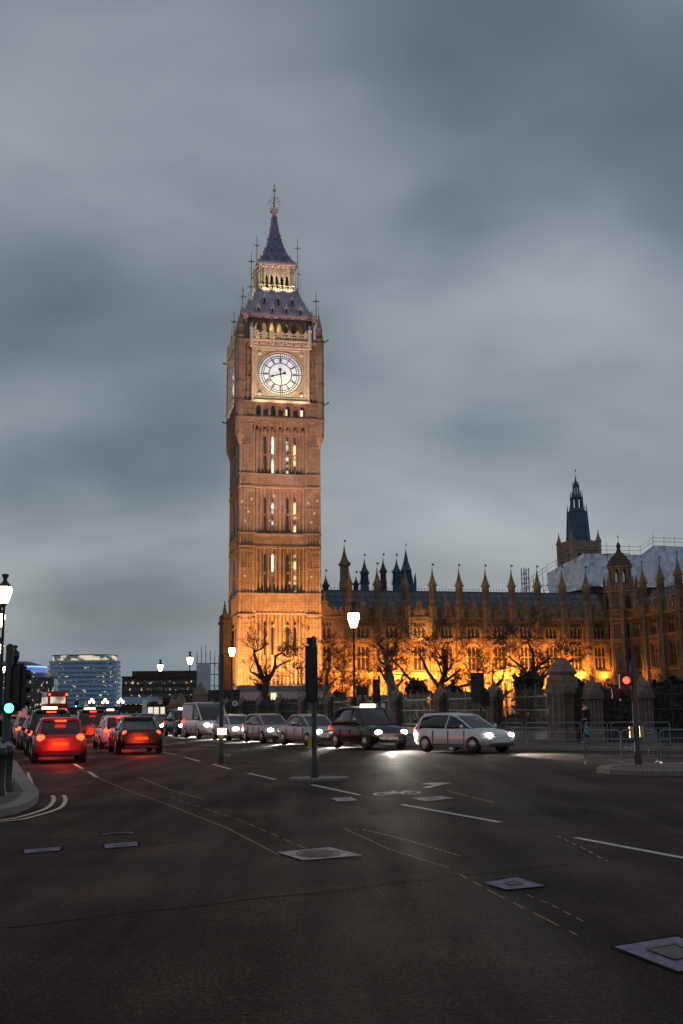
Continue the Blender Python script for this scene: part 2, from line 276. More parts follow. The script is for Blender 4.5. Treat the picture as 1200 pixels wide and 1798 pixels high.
def text_mesh(name,txt,size,mat,parent,loc,rot):
    cu=bpy.data.curves.new(name,'FONT'); cu.body=txt; cu.size=size; cu.align_x='CENTER'; cu.align_y='CENTER'; cu.extrude=0.004
    t=bpy.data.objects.new(name,cu); C.objects.link(t); dg=bpy.context.evaluated_depsgraph_get()
    me=bpy.data.meshes.new_from_object(t.evaluated_get(dg)); bpy.data.objects.remove(t)
    o=bpy.data.objects.new(name,me); C.objects.link(o); me.materials.clear(); me.materials.append(mat); o.parent=parent; o.location=loc; o.rotation_euler=rot; return o

ANG=R(12.3)
#PART2
# ================================================================== the clock tower
M['slit_pane']=glow('lit_arcade_pane',(1.0,0.75,0.42),1.1); M['belf']=stone('belfry_stone',(0.40,0.29,0.22),(0.33,0.235,0.17),0.7,0.4)
TW=(-10.95,177.0,0)
tower=thing('clock_tower','tall gothic stone clock tower with lit white dial and pointed iron spire','clock tower',TW,ANG)
def faces(mb,fn,ks=(0,1,2,3)):
    for k in ks: mb.T=rotz(k*PI/2); fn(mb,k)
    mb.T=Matrix()
H=6.35
# --- shaft with its ribs, bands and replaced blocks
b=MB(); b.box(-5.9,5.9,-5.9,5.9,0,46.0)
TIERS=[(0,16.2),(19.2,26.5),(28.5,36.0),(37.95,45.2)]
BANDS=[(16.2,19.2),(26.5,28.5),(36.0,37.95)]
def shaft_face(b,k):
    for z0,z1 in TIERS:
        xs=[-3.68+i*0.6133 for i in range(13)]
        for i,x in enumerate(xs):
            wd=0.10 if i%2 else 0.15
            b.box(x-wd,x+wd,-H+0.05 if i%2==0 else -H+0.17,-5.88,z0,z1)
        if z0>1:
            for i in range(12):       # little pointed heads at the top of each panel
                x=xs[i]+0.307; b.add([(x-0.22,-6.03,z1-0.05),(x+0.22,-6.03,z1-0.05),(x,-6.03,z1-1.1)],[(0,1,2)])
                b.box(x-0.3,x+0.3,-6.02,-5.88,(z0+z1)/2-0.09,(z0+z1)/2+0.09)
    for z0,z1 in BANDS:
        b.box(-4.05,4.05,-H-0.02,-5.88,z0+0.02,z1-0.02)
        for zz,p in ((z0,0.15),(z1,0.18)): b.box(-4.12,4.12,-H-p,-5.88,zz-0.14,zz+0.16)
        n=13
        for i in range(n): x=-3.85+i*7.7/(n-1); b.box(x-0.07,x+0.07,-H-0.13,-H,z0+0.2,z1-0.2)
        for i in range(n-1):
            x=-3.85+(i+0.5)*7.7/(n-1); zc=(z0+z1)/2
            b.add([(x-0.2,-H-0.07,zc),(x,-H-0.07,zc-0.45),(x+0.2,-H-0.07,zc),(x,-H-0.07,zc+0.45)],[(0,1,2,3)])
    b.box(-4.1,4.1,-H-0.45,-5.88,0,1.2); b.box(-4.1,4.1,-H-0.22,-5.88,5.0,5.4)
    b.m=1
    q=random.Random(40+k)
    for i in range(26):
        z=q.uniform(14,36) if i<20 else q.uniform(8,44); x=-3.85+0.642*q.randrange(12)+0.321
        ww=q.choice((0.16,0.2,0.21)); hh=q.choice((0.25,0.4,0.5)); b.box(x-ww,x+ww,-5.965,-5.88,z,z+hh)
    b.m=0
faces(b,shaft_face)
b.build('shaft',[M['tower'],M['pale']],tower)
# --- corner buttresses, each with its panelled faces
def corner_buttress():
    b=MB(); b.box(-1.1,1.1,-1.1,1.1,0,46.4)
    for k in range(4):
        b.T=rotz(k*PI/2)
        for z0,z1 in [(0,15.6),(16.4,19.0),(19.5,26.4),(26.8,28.4),(28.9,35.9),(36.2,37.8),(38.3,46.3)]:
            for x in (-1.02,-0.5,0.0,0.5,1.02):
                ww=0.13 if abs(x)>1 else 0.07
                b.box(x-ww,x+ww,-1.27,-1.09,z0,z1)
            if z1-z0>4:
                for x in (-0.75,-0.25,0.25,0.75): b.box(x-0.2,x+0.2,-1.2,-1.09,z1-0.7,z1-0.2); b.box(x-0.2,x+0.2,-1.2,-1.09,z0+(z1-z0)*0.52,z0+(z1-z0)*0.56)
        for zz in (5.1,16.0,19.25,26.6,28.65,36.05,38.05,46.3): b.box(-1.35,1.35,-1.36,-1.09,zz-0.16,zz+0.16)
    b.T=Matrix(); b.box(-1.5,1.5,-1.5,1.5,0,1.6)
    b.m=1
    q=random.Random(5)
    for i in range(5):
        x=q.choice((-0.75,-0.25,0.25,0.75)); z=q.uniform(20,36); b.box(x-0.17,x+0.17,-1.14,-1.0,z,z+0.35)
    return b
cb=corner_buttress().build('corner_buttress',[M['tower'],M['pale']],tower)
HC=H-1.2
for i,(x,y) in enumerate(((-1,-1),(1,-1),(1,1),(-1,1))):
    o=cb if i==0 else dup(cb,tower,top=False)
    o.location=(x*(HC+0.05),y*(HC+0.05),0)
# --- lit and dark slit windows, front and street side
slit=MB(); slit.box(-0.13,0.13,-0.03,0.03,0,1)
SX=(-2.36,-1.19,1.19,2.36); lit={0:(None,)*4,1:(None,'slit_white',None,'slit_warm'),2:(None,'slit_white',None,'slit_warm'),3:(None,'slit_white','slit_dim','slit_warm')}
for k in (0,3):
    for t,(z0,z1) in enumerate([(9.9,15.1),(19.6,25.5),(29.0,34.4),(38.3,44.2)]):
        zm=(z0+z1)/2
        for ci,x in enumerate(SX):
            mm=M[lit[t][ci]] if (k==0 and lit[t][ci]) else M['glass']
            for (za,zb) in ((z0,zm-0.12),(zm+0.12,z1)) if t else ((z0,z1-0.9),(z1-0.6,z1)):
                b=MB(); b.T=rotz(k*PI/2); hw_=0.14 if (k==0 and lit[t][ci]) else 0.18
                b.slab([(x-hw_,za),(x+hw_,za),(x+hw_,zb-0.25),(x,zb),(x-hw_,zb-0.25)],-6.36 if (k==0 and lit[t][ci]) else -6.33,-5.86)
                b.build('slit_window',mm,tower)
# --- corbel table and arcade below the dial
W2=6.85
b=MB(); b.box(-6.3,6.3,-6.3,6.3,45.9,50.2)
def corbel_face(b,k):
    for i in range(7):
        x0=-4.13+i*1.18; b.arch(x0,x0+1.18,45.15,46.85,0.86,45.15,45.5,46.35,-H-0.42,0.55)
        b.box(x0-0.1,x0+0.1,-H-0.55,-6.2,44.6,46.9); b.box(x0+0.45,x0+0.73,-H-0.02,-6.2,44.2,45.3)
    b.box(4.03,4.23,-H-0.55,-6.2,44.6,46.9)
    b.box(-W2-0.1,W2+0.1,-W2-0.25,-6.2,46.85,47.15); b.box(-W2,W2,-W2-0.08,-6.2,46.5,46.85)
    for i in range(7):
        x0=-4.13+i*1.18; b.arch(x0,x0+1.18,47.15,49.45,0.74,47.45,48.5,49.2,-W2,0.5)
        b.box(x0-0.09,x0+0.09,-W2-0.2,-W2,47.15,49.45)
    b.box(4.04,4.22,-W2-0.2,-W2,47.15,49.45)
    for sx in (-1,1):
        for j in range(4): x=sx*(4.35+j*0.75); b.box(x-0.08,x+0.08,-W2-0.15,-W2+0.4,47.15,49.6)
        b.box(*(sorted((sx*4.15,sx*W2))),-W2+0.05,-6.2,47.15,49.8)
        for j in range(3): x=sx*(4.72+j*0.75); b.box(x-0.22,x+0.22,-W2-0.03,-W2+0.3,47.5,48.3); b.box(x-0.22,x+0.22,-W2-0.03,-W2+0.3,48.6,49.4)
    b.box(-W2-0.1,W2+0.1,-W2-0.18,-6.2,49.5,49.75)
faces(b,corbel_face); b.build('corbel_arcade',M['tower'],tower)
for k,spec in ((0,(4,6)),):
    for i in range(7):
        b=MB(); x=-4.13+i*1.18+0.59; mm='glass' if i not in spec else 'slit_warm'
        if i in (1,3,5): continue
        b.box(x-0.35,x+0.35,-6.42,-6.32,47.5,49.1); b.build('arcade_window',M['glass'],tower)
        if i in spec:
            b=MB(); b.box(x-0.3,x-0.05 if i==4 else x+0.12,-6.45,-6.43,47.6,48.6); b.build('lit_pane',M['slit_pane'],tower)
# --- dial stage walls
b=MB(); b.box(-6.45,6.45,-6.45,6.45,49.7,60.2)
def dial_face(b,k):
    for sx in (-1,1):
        xs=sorted((sx*4.5,sx*6.45))
        for j in range(4): x=sx*(4.62+j*0.66); b.box(x-0.09,x+0.09,-W2-0.05,-6.4,49.9,59.6)
        for z in (50.2,52.6,55.0,57.2): 
            for j in range(3): x=sx*(4.95+j*0.66); b.box(x-0.24,x+0.24,-6.62,-6.4,z,z+1.15 if z!=55.0 else z+0.8); 
        b.box(xs[0],xs[1],-W2,-6.4,59.2,59.7)
    b.box(-W2-0.15,W2+0.15,-W2-0.2,-6.4,59.6,59.9)
faces(b,dial_face)
b.build('dial_stage',M['tower'],tower)
# --- corner turrets of the dial stage with flying pinnacles
def dial_turret():
    b=MB(); b.fru(8,0.75,0.75,44.2,60.2)
    b.lathe([(0.15,42.6),(0.75,44.4)],8,smooth=False)
    for i in range(8): a=2*PI*(i+0.5)/8; b.box(0.72*math.cos(a)-0.07,0.72*math.cos(a)+0.07,0.72*math.sin(a)-0.07,0.72*math.sin(a)+0.07,45,60)
    for z in (46.9,49.6,52.8,56,59.7,60.3): b.fru(8,0.86,0.86,z-0.14,z+0.14)
    b.fru(8,0.55,0.5,60.2,62.2); b.fru(8,0.62,0.62,62.1,62.35)
    return b
def pinn(b,z0,r,h,cx=0,cy=0,n=8,crock=True):         # crocketed stone spirelet with finial
    b.fru(n,r,0.05*r+0.02,z0,z0+h,cx,cy)
    if crock:
        for j in range(1,5):
            zz=z0+h*j/5.6; rr=r*(1-j/5.6)+0.03
            for i in range(4): a=PI/4+i*PI/2; b.ball((cx+rr*math.cos(a),cy+rr*math.sin(a),zz),0.07+0.05*r,4)
    b.ball((cx,cy,z0+h),0.10+0.08*r,6); 
tc_=dial_turret(); pinn(tc_,62.35,0.5,2.3); 
dt=tc_.build('dial_turret',M['tower'],tower); bb=MB(); bb.tube([(0,0,64.4),(0,0,65.4)],0.04,4); bb.build('turret_finial',M['iron'],dt)
for z in (49.6,60.0):
    bb=MB(); bb.tube([(0.2,-0.2,0),(0.75,-0.75,0.12),(1.15,-1.15,0.3)],[0.16,0.13,0.1],5); bb.ball((1.2,-1.2,0.36),0.17,5); bb.build('gargoyle',M['darkstone'],dt,(0,0,z-0.2))
for i,(x,y,a) in enumerate(((1,-1,0),(1,1,90),(-1,1,180),(-1,-1,270))):
    o=dt if i==0 else dup(dt,tower,top=False)
    o.location=(x*6.35,y*6.35,0); o.rotation_euler=(0,0,R(a))
# --- the dial itself: glass, iron ring, numerals, hands, gilt frame
DZ=54.33; RD=3.52
m,nt,bs=new_mat('opal_dial_glass'); L=nt.links.new
t=N(nt,'ShaderNodeTexCoord'); sp=N(nt,'ShaderNodeSeparateXYZ'); L(t.outputs['Object'],sp.inputs[0])
mr=N(nt,'ShaderNodeMapRange',inp={1:-3.5,2:3.5,3:0,4:1}); L(sp.outputs[2],mr.inputs[0])
r=ramp(nt,[(0.0,(1.0,0.86,0.55)),(0.35,(0.93,0.83,0.70)),(0.6,(0.66,0.66,0.70)),(1.0,(0.42,0.46,0.62))]); L(mr.outputs[0],r.inputs[0]); L(r.outputs[0],bs.inputs['Emission Color']); bs.inputs['Emission Strength'].default_value=0.78
bs.inputs['Base Color'].default_value=(0.5,0.5,0.5,1); bs.inputs['Roughness'].default_value=0.3; M['dial']=m
M['dialiron']=flat('prussian_blue_iron',(0.012,0.016,0.06),0.5,var=0.1)
def ring(b,r0,r1,y,n=48,d=0.05):
    for i in range(n):
        a0,a1=2*PI*i/n,2*PI*(i+1)/n
        P=lambda r,a:(r*math.sin(a),y,r*math.cos(a))
        b.add([P(r0,a0),P(r1,a0),P(r1,a1),P(r0,a1)],[(3,2,1,0)])
def bar(b,x0,z0,x1,z1,wd,y0,y1,w1=None):
    d=Vector((x1-x0,z1-z0)); d.normalize(); nx,nz=-d.y*wd/2,d.x*wd/2; w1=wd if w1 is None else w1; mx_,mz_=-d.y*w1/2,d.x*w1/2
    b.slab([(x0+nx,z0+nz),(x0-nx,z0-nz),(x1-mx_,z1-mz_),(x1+mx_,z1+mz_)],y0,y1)
ROM=['XII','I','II','III','IV','V','VI','VII','VIII','IX','X','XI']
def clock_face(k):
    g=MB(); n=64; g.add([(RD*math.sin(2*PI*i/n),0,RD*math.cos(2*PI*i/n)) for i in range(n)],[tuple(range(n))[::-1]])
    cf=g.build('clock_face',M['dial'],tower); cf.location=rotz(k*PI/2)@Vector((0,-6.62,DZ)); cf.rotation_euler=(0,0,k*PI/2)
    b=MB()
    for r0,r1 in ((3.42,3.56),(2.94,3.06),(2.64,2.76),(1.76,1.90)): ring(b,r0,r1,-0.03)
    for i in range(60):
        a=2*PI*i/60; bar(b,3.0*math.sin(a),3.0*math.cos(a),3.46*math.sin(a),3.46*math.cos(a),0.06,-0.04,-0.02)
    for i in range(12):
        a=2*PI*i/12; sa,ca=math.sin(a),math.cos(a); bar(b,1.84*sa,1.84*ca,3.46*sa,3.46*ca,0.11,-0.05,-0.02)
        st=ROM[i]; wds={'I':0.10,'V':0.26,'X':0.26}; tot=sum(wds[c] for c in st)+0.05*(len(st)-1); x=-tot/2
        b.T=Matrix.Rotation(a,4,'Y')
        for c in st:
            xc=x+wds[c]/2
            if c=='I': bar(b,xc,1.98,xc,2.6,0.07,-0.06,-0.02)
            elif c=='V': bar(b,xc-0.1,2.6,xc,1.98,0.06,-0.06,-0.02); bar(b,xc+0.1,2.6,xc,1.98,0.04,-0.062,-0.022)
            else: bar(b,xc-0.1,2.6,xc+0.1,1.98,0.06,-0.06,-0.02); bar(b,xc+0.1,2.6,xc-0.1,1.98,0.04,-0.062,-0.022)
            x+=wds[c]+0.05
        b.T=Matrix()
    for i in range(9):     # leading of the centre
        pass
    b.build('numeral_ring',M['dialiron'],cf)
    ha=2*PI*(8+29/60)/12; ma=2*PI*29/60
    b=MB(); b.T=Matrix.Rotation(ha,4,'Y'); bar(b,0,-0.75,0,1.25,0.20,-0.2,-0.12,0.16); b.slab([(-0.2,1.15),(0.2,1.15),(0.0,1.95)],-0.2,-0.12); b.slab([(-0.17,-0.55),(0.17,-0.55),(0.24,-0.8),(0,-0.95),(-0.24,-0.8)],-0.21,-0.11); b.build('hour_hand',M['black'],cf)
    b=MB(); b.T=Matrix.Rotation(ma,4,'Y'); bar(b,0,-0.6,0,3.35,0.17,-0.3,-0.24,0.06); b.slab([(-0.14,-0.5),(0.14,-0.5),(0.26,-0.8),(0.26,-0.95),(-0.26,-0.95),(-0.26,-0.8)],-0.31,-0.23); b.build('minute_hand',M['black'],cf)
    # gilt square frame with four roundels and a round opening
    b=MB(); n=48; hw=4.42
    for i in range(n):
        a0,a1=2*PI*i/n,2*PI*(i+1)/n
        def sq(a):
            s_,c_=math.sin(a),math.cos(a); q=3.95/max(abs(s_),abs(c_)); return (q*s_,-0.12,q*c_)
        P=lambda r,a,y:(r*math.sin(a),y,r*math.cos(a))
        b.add([P(3.6,a0,-0.12),sq(a0),sq(a1),P(3.6,a1,-0.12)],[(3,2,1,0)])
        b.add([P(3.6,a0,-0.12),P(3.6,a1,-0.12),P(3.52,a1,0.05),P(3.52,a0,0.05)],[(0,1,2,3)])
    b.m=1
    for rr,y in ((3.62,-0.2),): 
        for i in range(n):
            a0,a1=2*PI*i/n,2*PI*(i+1)/n; P=lambda r,a,y:(r*math.sin(a),y,r*math.cos(a))
            b.add([P(3.56,a0,-0.22),P(3.72,a0,-0.22),P(3.72,a1,-0.22),P(3.56,a1,-0.22)],[(3,2,1,0)]); b.add([P(3.56,a0,-0.22),P(3.56,a1,-0.22),P(3.56,a1,-0.1),P(3.56,a0,-0.1)],[(0,1,2,3)])
    for sx,sz in ((-1,-1),(-1,1),(1,-1),(1,1)): b.ball((sx*3.35,-0.2,sz*3.35),0.36,8,(1,0.4,1)); b.ball((sx*3.35,-0.32,sz*3.35),0.2,6,(1,0.5,1))
    for q in (3.95,): 
        for z in (-q,q): b.box(-q-0.06,q+0.06,-0.26,-0.02,z-0.07,z+0.07); b.box(*sorted((z-0.07,z+0.07)),-0.255,-0.02,-q+0.07,q-0.07)
    b.m=0
    for z in (-4.2,4.2): b.box(-4.62,4.62,-0.24,0.1,z-0.18,z+0.18); 
    for x in (-4.2,4.2): b.box(x-0.2,x+0.2,-0.238,0.1,-4.02,4.02)
    b.m=1
    for x in (-4.5,4.5):          # beaded twisted colonnettes either side
        b.box(x-0.16,x+0.16,-0.42,0.1,-4.45,5.0)
        for j in range(34): b.ball((x,-0.45,-4.3+j*0.265),0.13,5)
    b.box(-4.72,4.72,-0.55,0.1,-4.78,-4.42)
    b.build('dial_frame',[M['gilt'],M['giltpale']],cf)
    return cf
M['giltpale']=flat('pale_gilded_moulding',(0.66,0.56,0.44),0.5,var=0.2,scale=4)
clock_face(0); clock_face(3); clock_face(1)
# --- shield cornice and pierced parapet over the dial
M['shieldred']=flat('red_cross_paint',(0.45,0.03,0.03),0.5,var=0.1); M['shieldblue']=flat('white_shield_paint',(0.62,0.60,0.66),0.5,var=0.05)
b=MB()
def cor(b,k):
    b.m=0; b.box(-4.75,4.75,-W2-0.12,-6.3,58.55,58.8); b.box(-4.75,4.75,-W2,-6.3,58.8,59.62)
    b.box(-4.8,4.8,-W2-0.42,-6.3,59.62,59.86)
    for i in range(7): x=-4.1+i*1.37; b.ball((x-0.0,-W2-0.08,59.2),0.19,5)
    for i in range(24): x=-4.6+i*0.4; b.box(x-0.05,x+0.05,-W2-0.36,-W2-0.28,59.86,60.75)
    b.box(-4.7,4.7,-W2-0.40,-W2-0.24,60.35,60.45)
    for i in range(7):
        x=-4.04+i*1.347; b.slab([(x-0.66,60.75),(x+0.66,60.75),(x+0.66,60.88),(x,61.4),(x-0.66,60.88)],-W2-0.4,-W2-0.26)
        b.ball((x,-W2-0.33,61.5),0.14,5); b.add([(x,-W2-0.42,60.2),(x+0.3,-W2-0.42,60.55),(x,-W2-0.42,60.9),(x-0.3,-W2-0.42,60.55)],[(0,1,2,3)])
    for x in (-4.7,4.7): b.fru(8,0.3,0.3,58.6,61.6,x,-W2-0.25); b.fru(8,0.38,0.38,61.5,61.7,x,-W2-0.25); b.fru(8,0.3,0.05,61.7,62.6,x,-W2-0.25)
    b.m=1
    for i in range(6): x=-3.42+i*1.37; b.slab([(x-0.27,59.52),(x-0.27,59.1),(x,58.85),(x+0.27,59.1),(x+0.27,59.52)],-W2-0.16,-W2)
    b.m=2
    for i in range(6): x=-3.42+i*1.37; b.box(x-0.06,x+0.06,-W2-0.18,-W2-0.15,58.9,59.52); b.box(x-0.26,x+0.26,-W2-0.178,-W2-0.15,59.2,59.31)
faces(b,cor); b.build('shield_cornice',[M['giltpale'],M['shieldblue'],M['shieldred']],tower)
# --- belfry: seven open arches a side
HB=5.5
b=MB()
def belf(b,k):
    for i in range(7):
        x0=-4.2+i*1.2; b.arch(x0,x0+1.2,59.9,63.9,0.78,60.4,62.3,63.35,-HB,0.5)
        b.box(x0-0.12,x0+0.12,-HB-0.22,-HB,59.9,63.7); b.box(x0-0.09,x0+0.09,-HB-0.3,-HB-0.2,62.2,62.5)
    b.box(4.08,4.32,-HB-0.22,-HB,59.9,63.7)
    for sx in (-1,1): b.box(*sorted((sx*4.2,sx*HB)),-HB,-HB+1.0,59.9,63.9); b.box(sx*4.85-0.1,sx*4.85+0.1,-HB-0.12,-HB,59.9,63.8); b.box(sx*5.35-0.14,sx*5.35+0.14,-HB-0.12,-HB,59.9,63.8)
faces(b,belf); b.box(-HB+0.3,HB-0.3,-HB+0.3,HB-0.3,59.85,60.0); b.build('belfry',M['belf'],tower)
b=MB(); b.box(-3.4,3.4,-3.4,3.4,60.0,63.9); b.build('belfry_core',M['gold_in'],tower)
bb=MB(); bb.lathe([(0.0,63.0),(0.45,62.9),(0.6,62.2),(0.95,61.3),(1.15,61.1)],10); bb.T=Matrix.Translation((1.6,-4.3,-0.2)); 
# --- eaves and lower roof
RO_=[(5.95,63.85),(5.95,64.2),(6.0,64.35),(5.15,65.3),(4.55,66.4),(4.0,67.7),(3.55,69.0),(3.35,69.7)]
b=MB()
b.box(-5.95,5.95,-5.95,5.95,63.8,64.05)
def eav(b,k):
    for i in range(22): x=-5.7+i*0.543; b.box(x-0.13,x+0.13,-6.12,-5.9,63.82,64.05)
    b.box(-6.1,6.1,-6.15,-5.7,64.06,64.32)
    for i in range(26): x=-5.9+i*0.472; b.add([(x-0.2,-6.1,64.32),(x+0.2,-6.1,64.32),(x,-6.08,64.85)],[(0,1,2)]); b.ball((x,-6.1,64.85),0.07,4)
    b.box(-6.05,6.05,-6.13,-6.05,64.42,64.5)
faces(b,eav); b.build('roof_gutter',M['pink'],tower)
b=MB(); b.lathe([(r*1.4142,z) for r,z in RO_[2:]],4,rot=PI/4,smooth=False)
b.build('lower_roof',M['roof'],tower)
b=MB()
for k in range(4):
    b.T=rotz(k*PI/2)
    pts=[(-r,-r,z) for r,z in RO_[2:]]; b.tube(pts,0.11,5)
    for i in range(12):
        t=i/12*(len(pts)-1); j=int(t); f=t-j; p=Vector(pts[j]).lerp(Vector(pts[min(j+1,len(pts)-1)]),f); b.ball((p.x*1.03,p.y*1.03,p.z+0.1),0.13,4)
b.T=Matrix(); b.build('hip_cresting',M['pink'],tower)
def roof_half(z,prof):
    for (r0,z0),(r1,z1) in zip(prof,prof[1:]):
        if z0<=z<=z1 and z1>z0: return r0+(r1-r0)*(z-z0)/(z1-z0)
    return prof[-1][0]
def dormer(k,x,z,s,prof):
    r=roof_half(z,prof); b=MB(); b.T=rotz(k*PI/2)@Matrix.Translation((x,-r-0.12*s,z))@Matrix.Scale(s,4)
    b.arch(-0.36,0.36,0,1.0,0.42,0.08,0.6,0.92,-0.25,0.3)
    b.slab([(-0.5,0.95),(0,1.6),(0.5,0.95),(0.42,0.88),(0,1.4),(-0.42,0.88)],-0.36,1.2)
    b.add([(-0.36,-0.25,0),(-0.36,1.2,0),(-0.36,1.2,1),(-0.36,-0.25,1),(0.36,-0.25,0),(0.36,1.2,0),(0.36,1.2,1),(0.36,-0.25,1)],[(0,1,2,3),(4,7,6,5)])
    b.add([(-0.42,-0.3,0.95),(0.42,-0.3,0.95),(0,-0.3,1.5)],[(0,1,2)])
    b.ball((0,-0.3,1.75),0.09,4); b.box(-0.03,0.03,-0.33,-0.27,1.5,1.95)
    b.m=1; b.box(-0.3,0.3,0.05,0.1,0.0,1.0)
    b.build('dormer',[M['pink'],M['black']],tower)
for k in (0,3,1):
    for x in (-3.45,-1.15,1.15,3.45): dormer(k,x,64.95,0.82,RO_[2:])
    for x in (-2.3,0,2.3): dormer(k,x,66.9,0.82,RO_[2:])
# --- lantern (Ayrton light stage)
HL=3.0
b=MB(); b.box(-3.5,3.5,-3.5,3.5,69.55,69.85)
def lan(b,k):
    for i in range(5):
        x0=-2.1+i*0.84; b.arch(x0,x0+0.84,69.85,73.9,0.50,70.1,71.9,72.45,-HL,0.4)
        b.box(x0-0.09,x0+0.09,-HL-0.2,-HL,69.85,73.8); b.add([(x0+0.3,-HL-0.02,72.9),(x0+0.42,-HL-0.02,72.6),(x0+0.54,-HL-0.02,72.9),(x0+0.42,-HL-0.02,73.5)],[(0,1,2,3)])
    b.box(2.01,2.19,-HL-0.2,-HL,69.85,73.8)
    for sx in (-1,1): b.box(*sorted((sx*2.1,sx*HL)),-HL,-HL+0.9,69.85,73.9); b.box(sx*2.6-0.06,sx*2.6+0.06,-HL-0.12,-HL,69.85,73.8); b.box(sx*2.92-0.1,sx*2.92+0.1,-HL-0.12,-HL,69.85,73.8)
    for i in range(16): x=-3.3+i*0.44; b.add([(x-0.2,-3.48,69.85),(x+0.2,-3.48,69.85),(x,-3.48,70.25)],[(0,1,2)])
    b.box(-3.45,3.45,-3.5,-3.42,70.5,70.55)
    for i in range(12): x=-3.4+i*0.618; b.box(x-0.02,x+0.02,-3.49,-3.45,69.85,70.5)
faces(b,lan); b.build('lantern_stage',M['cream'],tower)
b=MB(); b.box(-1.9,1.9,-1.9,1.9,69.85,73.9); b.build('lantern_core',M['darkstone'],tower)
# --- spire
SP=[(3.35,74.45),(3.25,74.6),(2.5,75.5),(1.75,77.0),(1.14,79.0),(0.70,81.3),(0.40,83.5),(0.32,84.2)]
b=MB(); b.box(-3.2,3.2,-3.2,3.2,73.8,74.1)
def eav2(b,k):
    for i in range(12): x=-3.0+i*0.545; b.box(x-0.12,x+0.12,-3.34,-3.1,73.82,74.1)
    b.box(-3.4,3.4,-3.42,-3.0,74.1,74.45)
    for i in range(16): x=-3.3+i*0.44; b.add([(x-0.18,-3.38,74.45),(x+0.18,-3.38,74.45),(x,-3.36,74.9)],[(0,1,2)])
faces(b,eav2); b.build('spire_gutter',M['pink'],tower)
b=MB(); b.lathe([(r*1.4142,z) for r,z in SP],4,rot=PI/4,smooth=False); b.build('spire',M['spire'],tower)
b=MB()
for k in range(4):
    b.T=rotz(k*PI/2); pts=[(-r,-r,z) for r,z in SP[1:]]; b.tube(pts,0.07,4)
    for i in range(20):
        t=i/20*(len(pts)-1); j=int(t); p=Vector(pts[j]).lerp(Vector(pts[min(j+1,len(pts)-1)]),t-j); b.ball((p.x-0.07,p.y-0.07,p.z+0.05),0.10,4)
b.T=Matrix(); b.build('spire_crockets',M['pink'],tower)
for k in (0,3,1):
    for x in (-1.45,0,1.45): dormer(k,x,75.75,0.42,SP)
    for x in (-0.72,0.72): dormer(k,x,77.5,0.42,SP)
    dormer(k,0,79.6,0.36,SP); dormer(k,0,81.6,0.3,SP)
# --- orb, crown and cross finial
b=MB(); b.fru(8,0.3,0.3,84.1,84.7); b.fru(4,0.4,0.8,84.7,85.1,rot=PI/4); b.box(-0.62,0.62,-0.62,0.62,85.1,85.35)
for k in range(4):
    b.T=rotz(k*PI/2); b.box(-0.6,0.6,-0.62,-0.58,85.6,85.64); b.fru(4,0.04,0.02,85.3,86.0,0.58,-0.58)
    b.tube([(0,0,86.2),(0.45,0,86.9),(0.8,0,87.0),(0.95,0,86.6)],0.045,4); b.ball((0.97,0,86.5),0.13,5); b.tube([(0,0,87.2),(0.35,0,87.8),(0.6,0,87.6)],0.04,4); b.ball((0.62,0,87.5),0.13,5); b.ball((0.75,0,87.1),0.13,5)
b.T=Matrix(); b.tube([(0,0,85),(0,0,90.3)],[0.11,0.05],5); b.ball((0,0,89.0),0.33,8); b.ball((0,0,88.2),0.12,5); b.box(-0.28,0.28,-0.03,0.03,89.75,89.85); b.build('spire_finial',M['pink'],tower)
# --- iron spirelets on the roof corners
b=MB(); b.tube([(0,0,0),(0,0,4.4)],[0.09,0.045],5); b.box(-0.42,0.42,-0.03,0.03,2.75,2.86); b.box(-0.03,0.03,-0.42,0.42,2.75,2.86)
for q in ((0.45,0),(-0.45,0),(0,0.45),(0,-0.45)): b.ball((q[0],q[1],2.8),0.13,4)
b.ball((0,0,2.8),0.2,5); b.box(-0.2,0.2,-0.03,0.03,3.8,3.88); b.ball((0,0,4.4),0.1,4); b.tube([(0.35,0.35,0),(0.35,0.35,2.0)],0.03,4); b.tube([(0,0,1.2),(0.35,0.35,1.5)],0.03,4)
fi=b.build('corner_finial',M['pole'],tower)
first=True
for (r_,z_) in ((6.0,64.4),(3.45,69.9),(3.4,74.6)):
    for k in range(4):
        o=fi if first else dup(fi,tower,top=False); first=False
        sx,sy=((-1,-1),(1,-1),(1,1),(-1,1))[k]; o.location=(sx*r_,sy*r_,z_); o.rotation_euler=(0,0,k*PI/2+PI); o.scale=(1,1,1) if z_<73 else (0.9,0.9,0.95)
# --- low entrance annex on the street side of the tower
b=MB(); b.box(-7.7,-6.4,2.5,9,0,17.0); b.box(-7.9,-6.4,2.3,9.2,15.6,16.0); b.box(-7.8,-6.4,2.4,9.1,8.5,8.9)
for x in (-7.5,-7.0): b.box(x-0.1,x+0.1,2.35,2.5,0,15.6)
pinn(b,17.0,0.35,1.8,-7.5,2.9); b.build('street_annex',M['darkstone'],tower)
# --- ledge lamps that light dial frame, belfry and lantern
for k in (0,3):
    q=rotz(k*PI/2)
    for x in (-3.2,0,3.2):
        lamp('ledge_light','SPOT',q@Vector((x,-W2-2.2,47.4)),950 if k==0 else 260,(1.0,0.78,0.54),tower,q@Vector((x*0.8,-6.6,57.5)),0.2,75,0.6)
    for x in (-2.0,0,2.0):
        lamp('lantern_light','SPOT',q@Vector((x,-4.6,68.9)),480 if k==0 else 180,(1.0,0.86,0.66),tower,q@Vector((x*0.8,-3.0,73.0)),0.2,95,0.6)
lamp('belfry_light','POINT',(-1.2,-4.5,61.0),160,(1.0,0.66,0.28),tower,size=0.2)
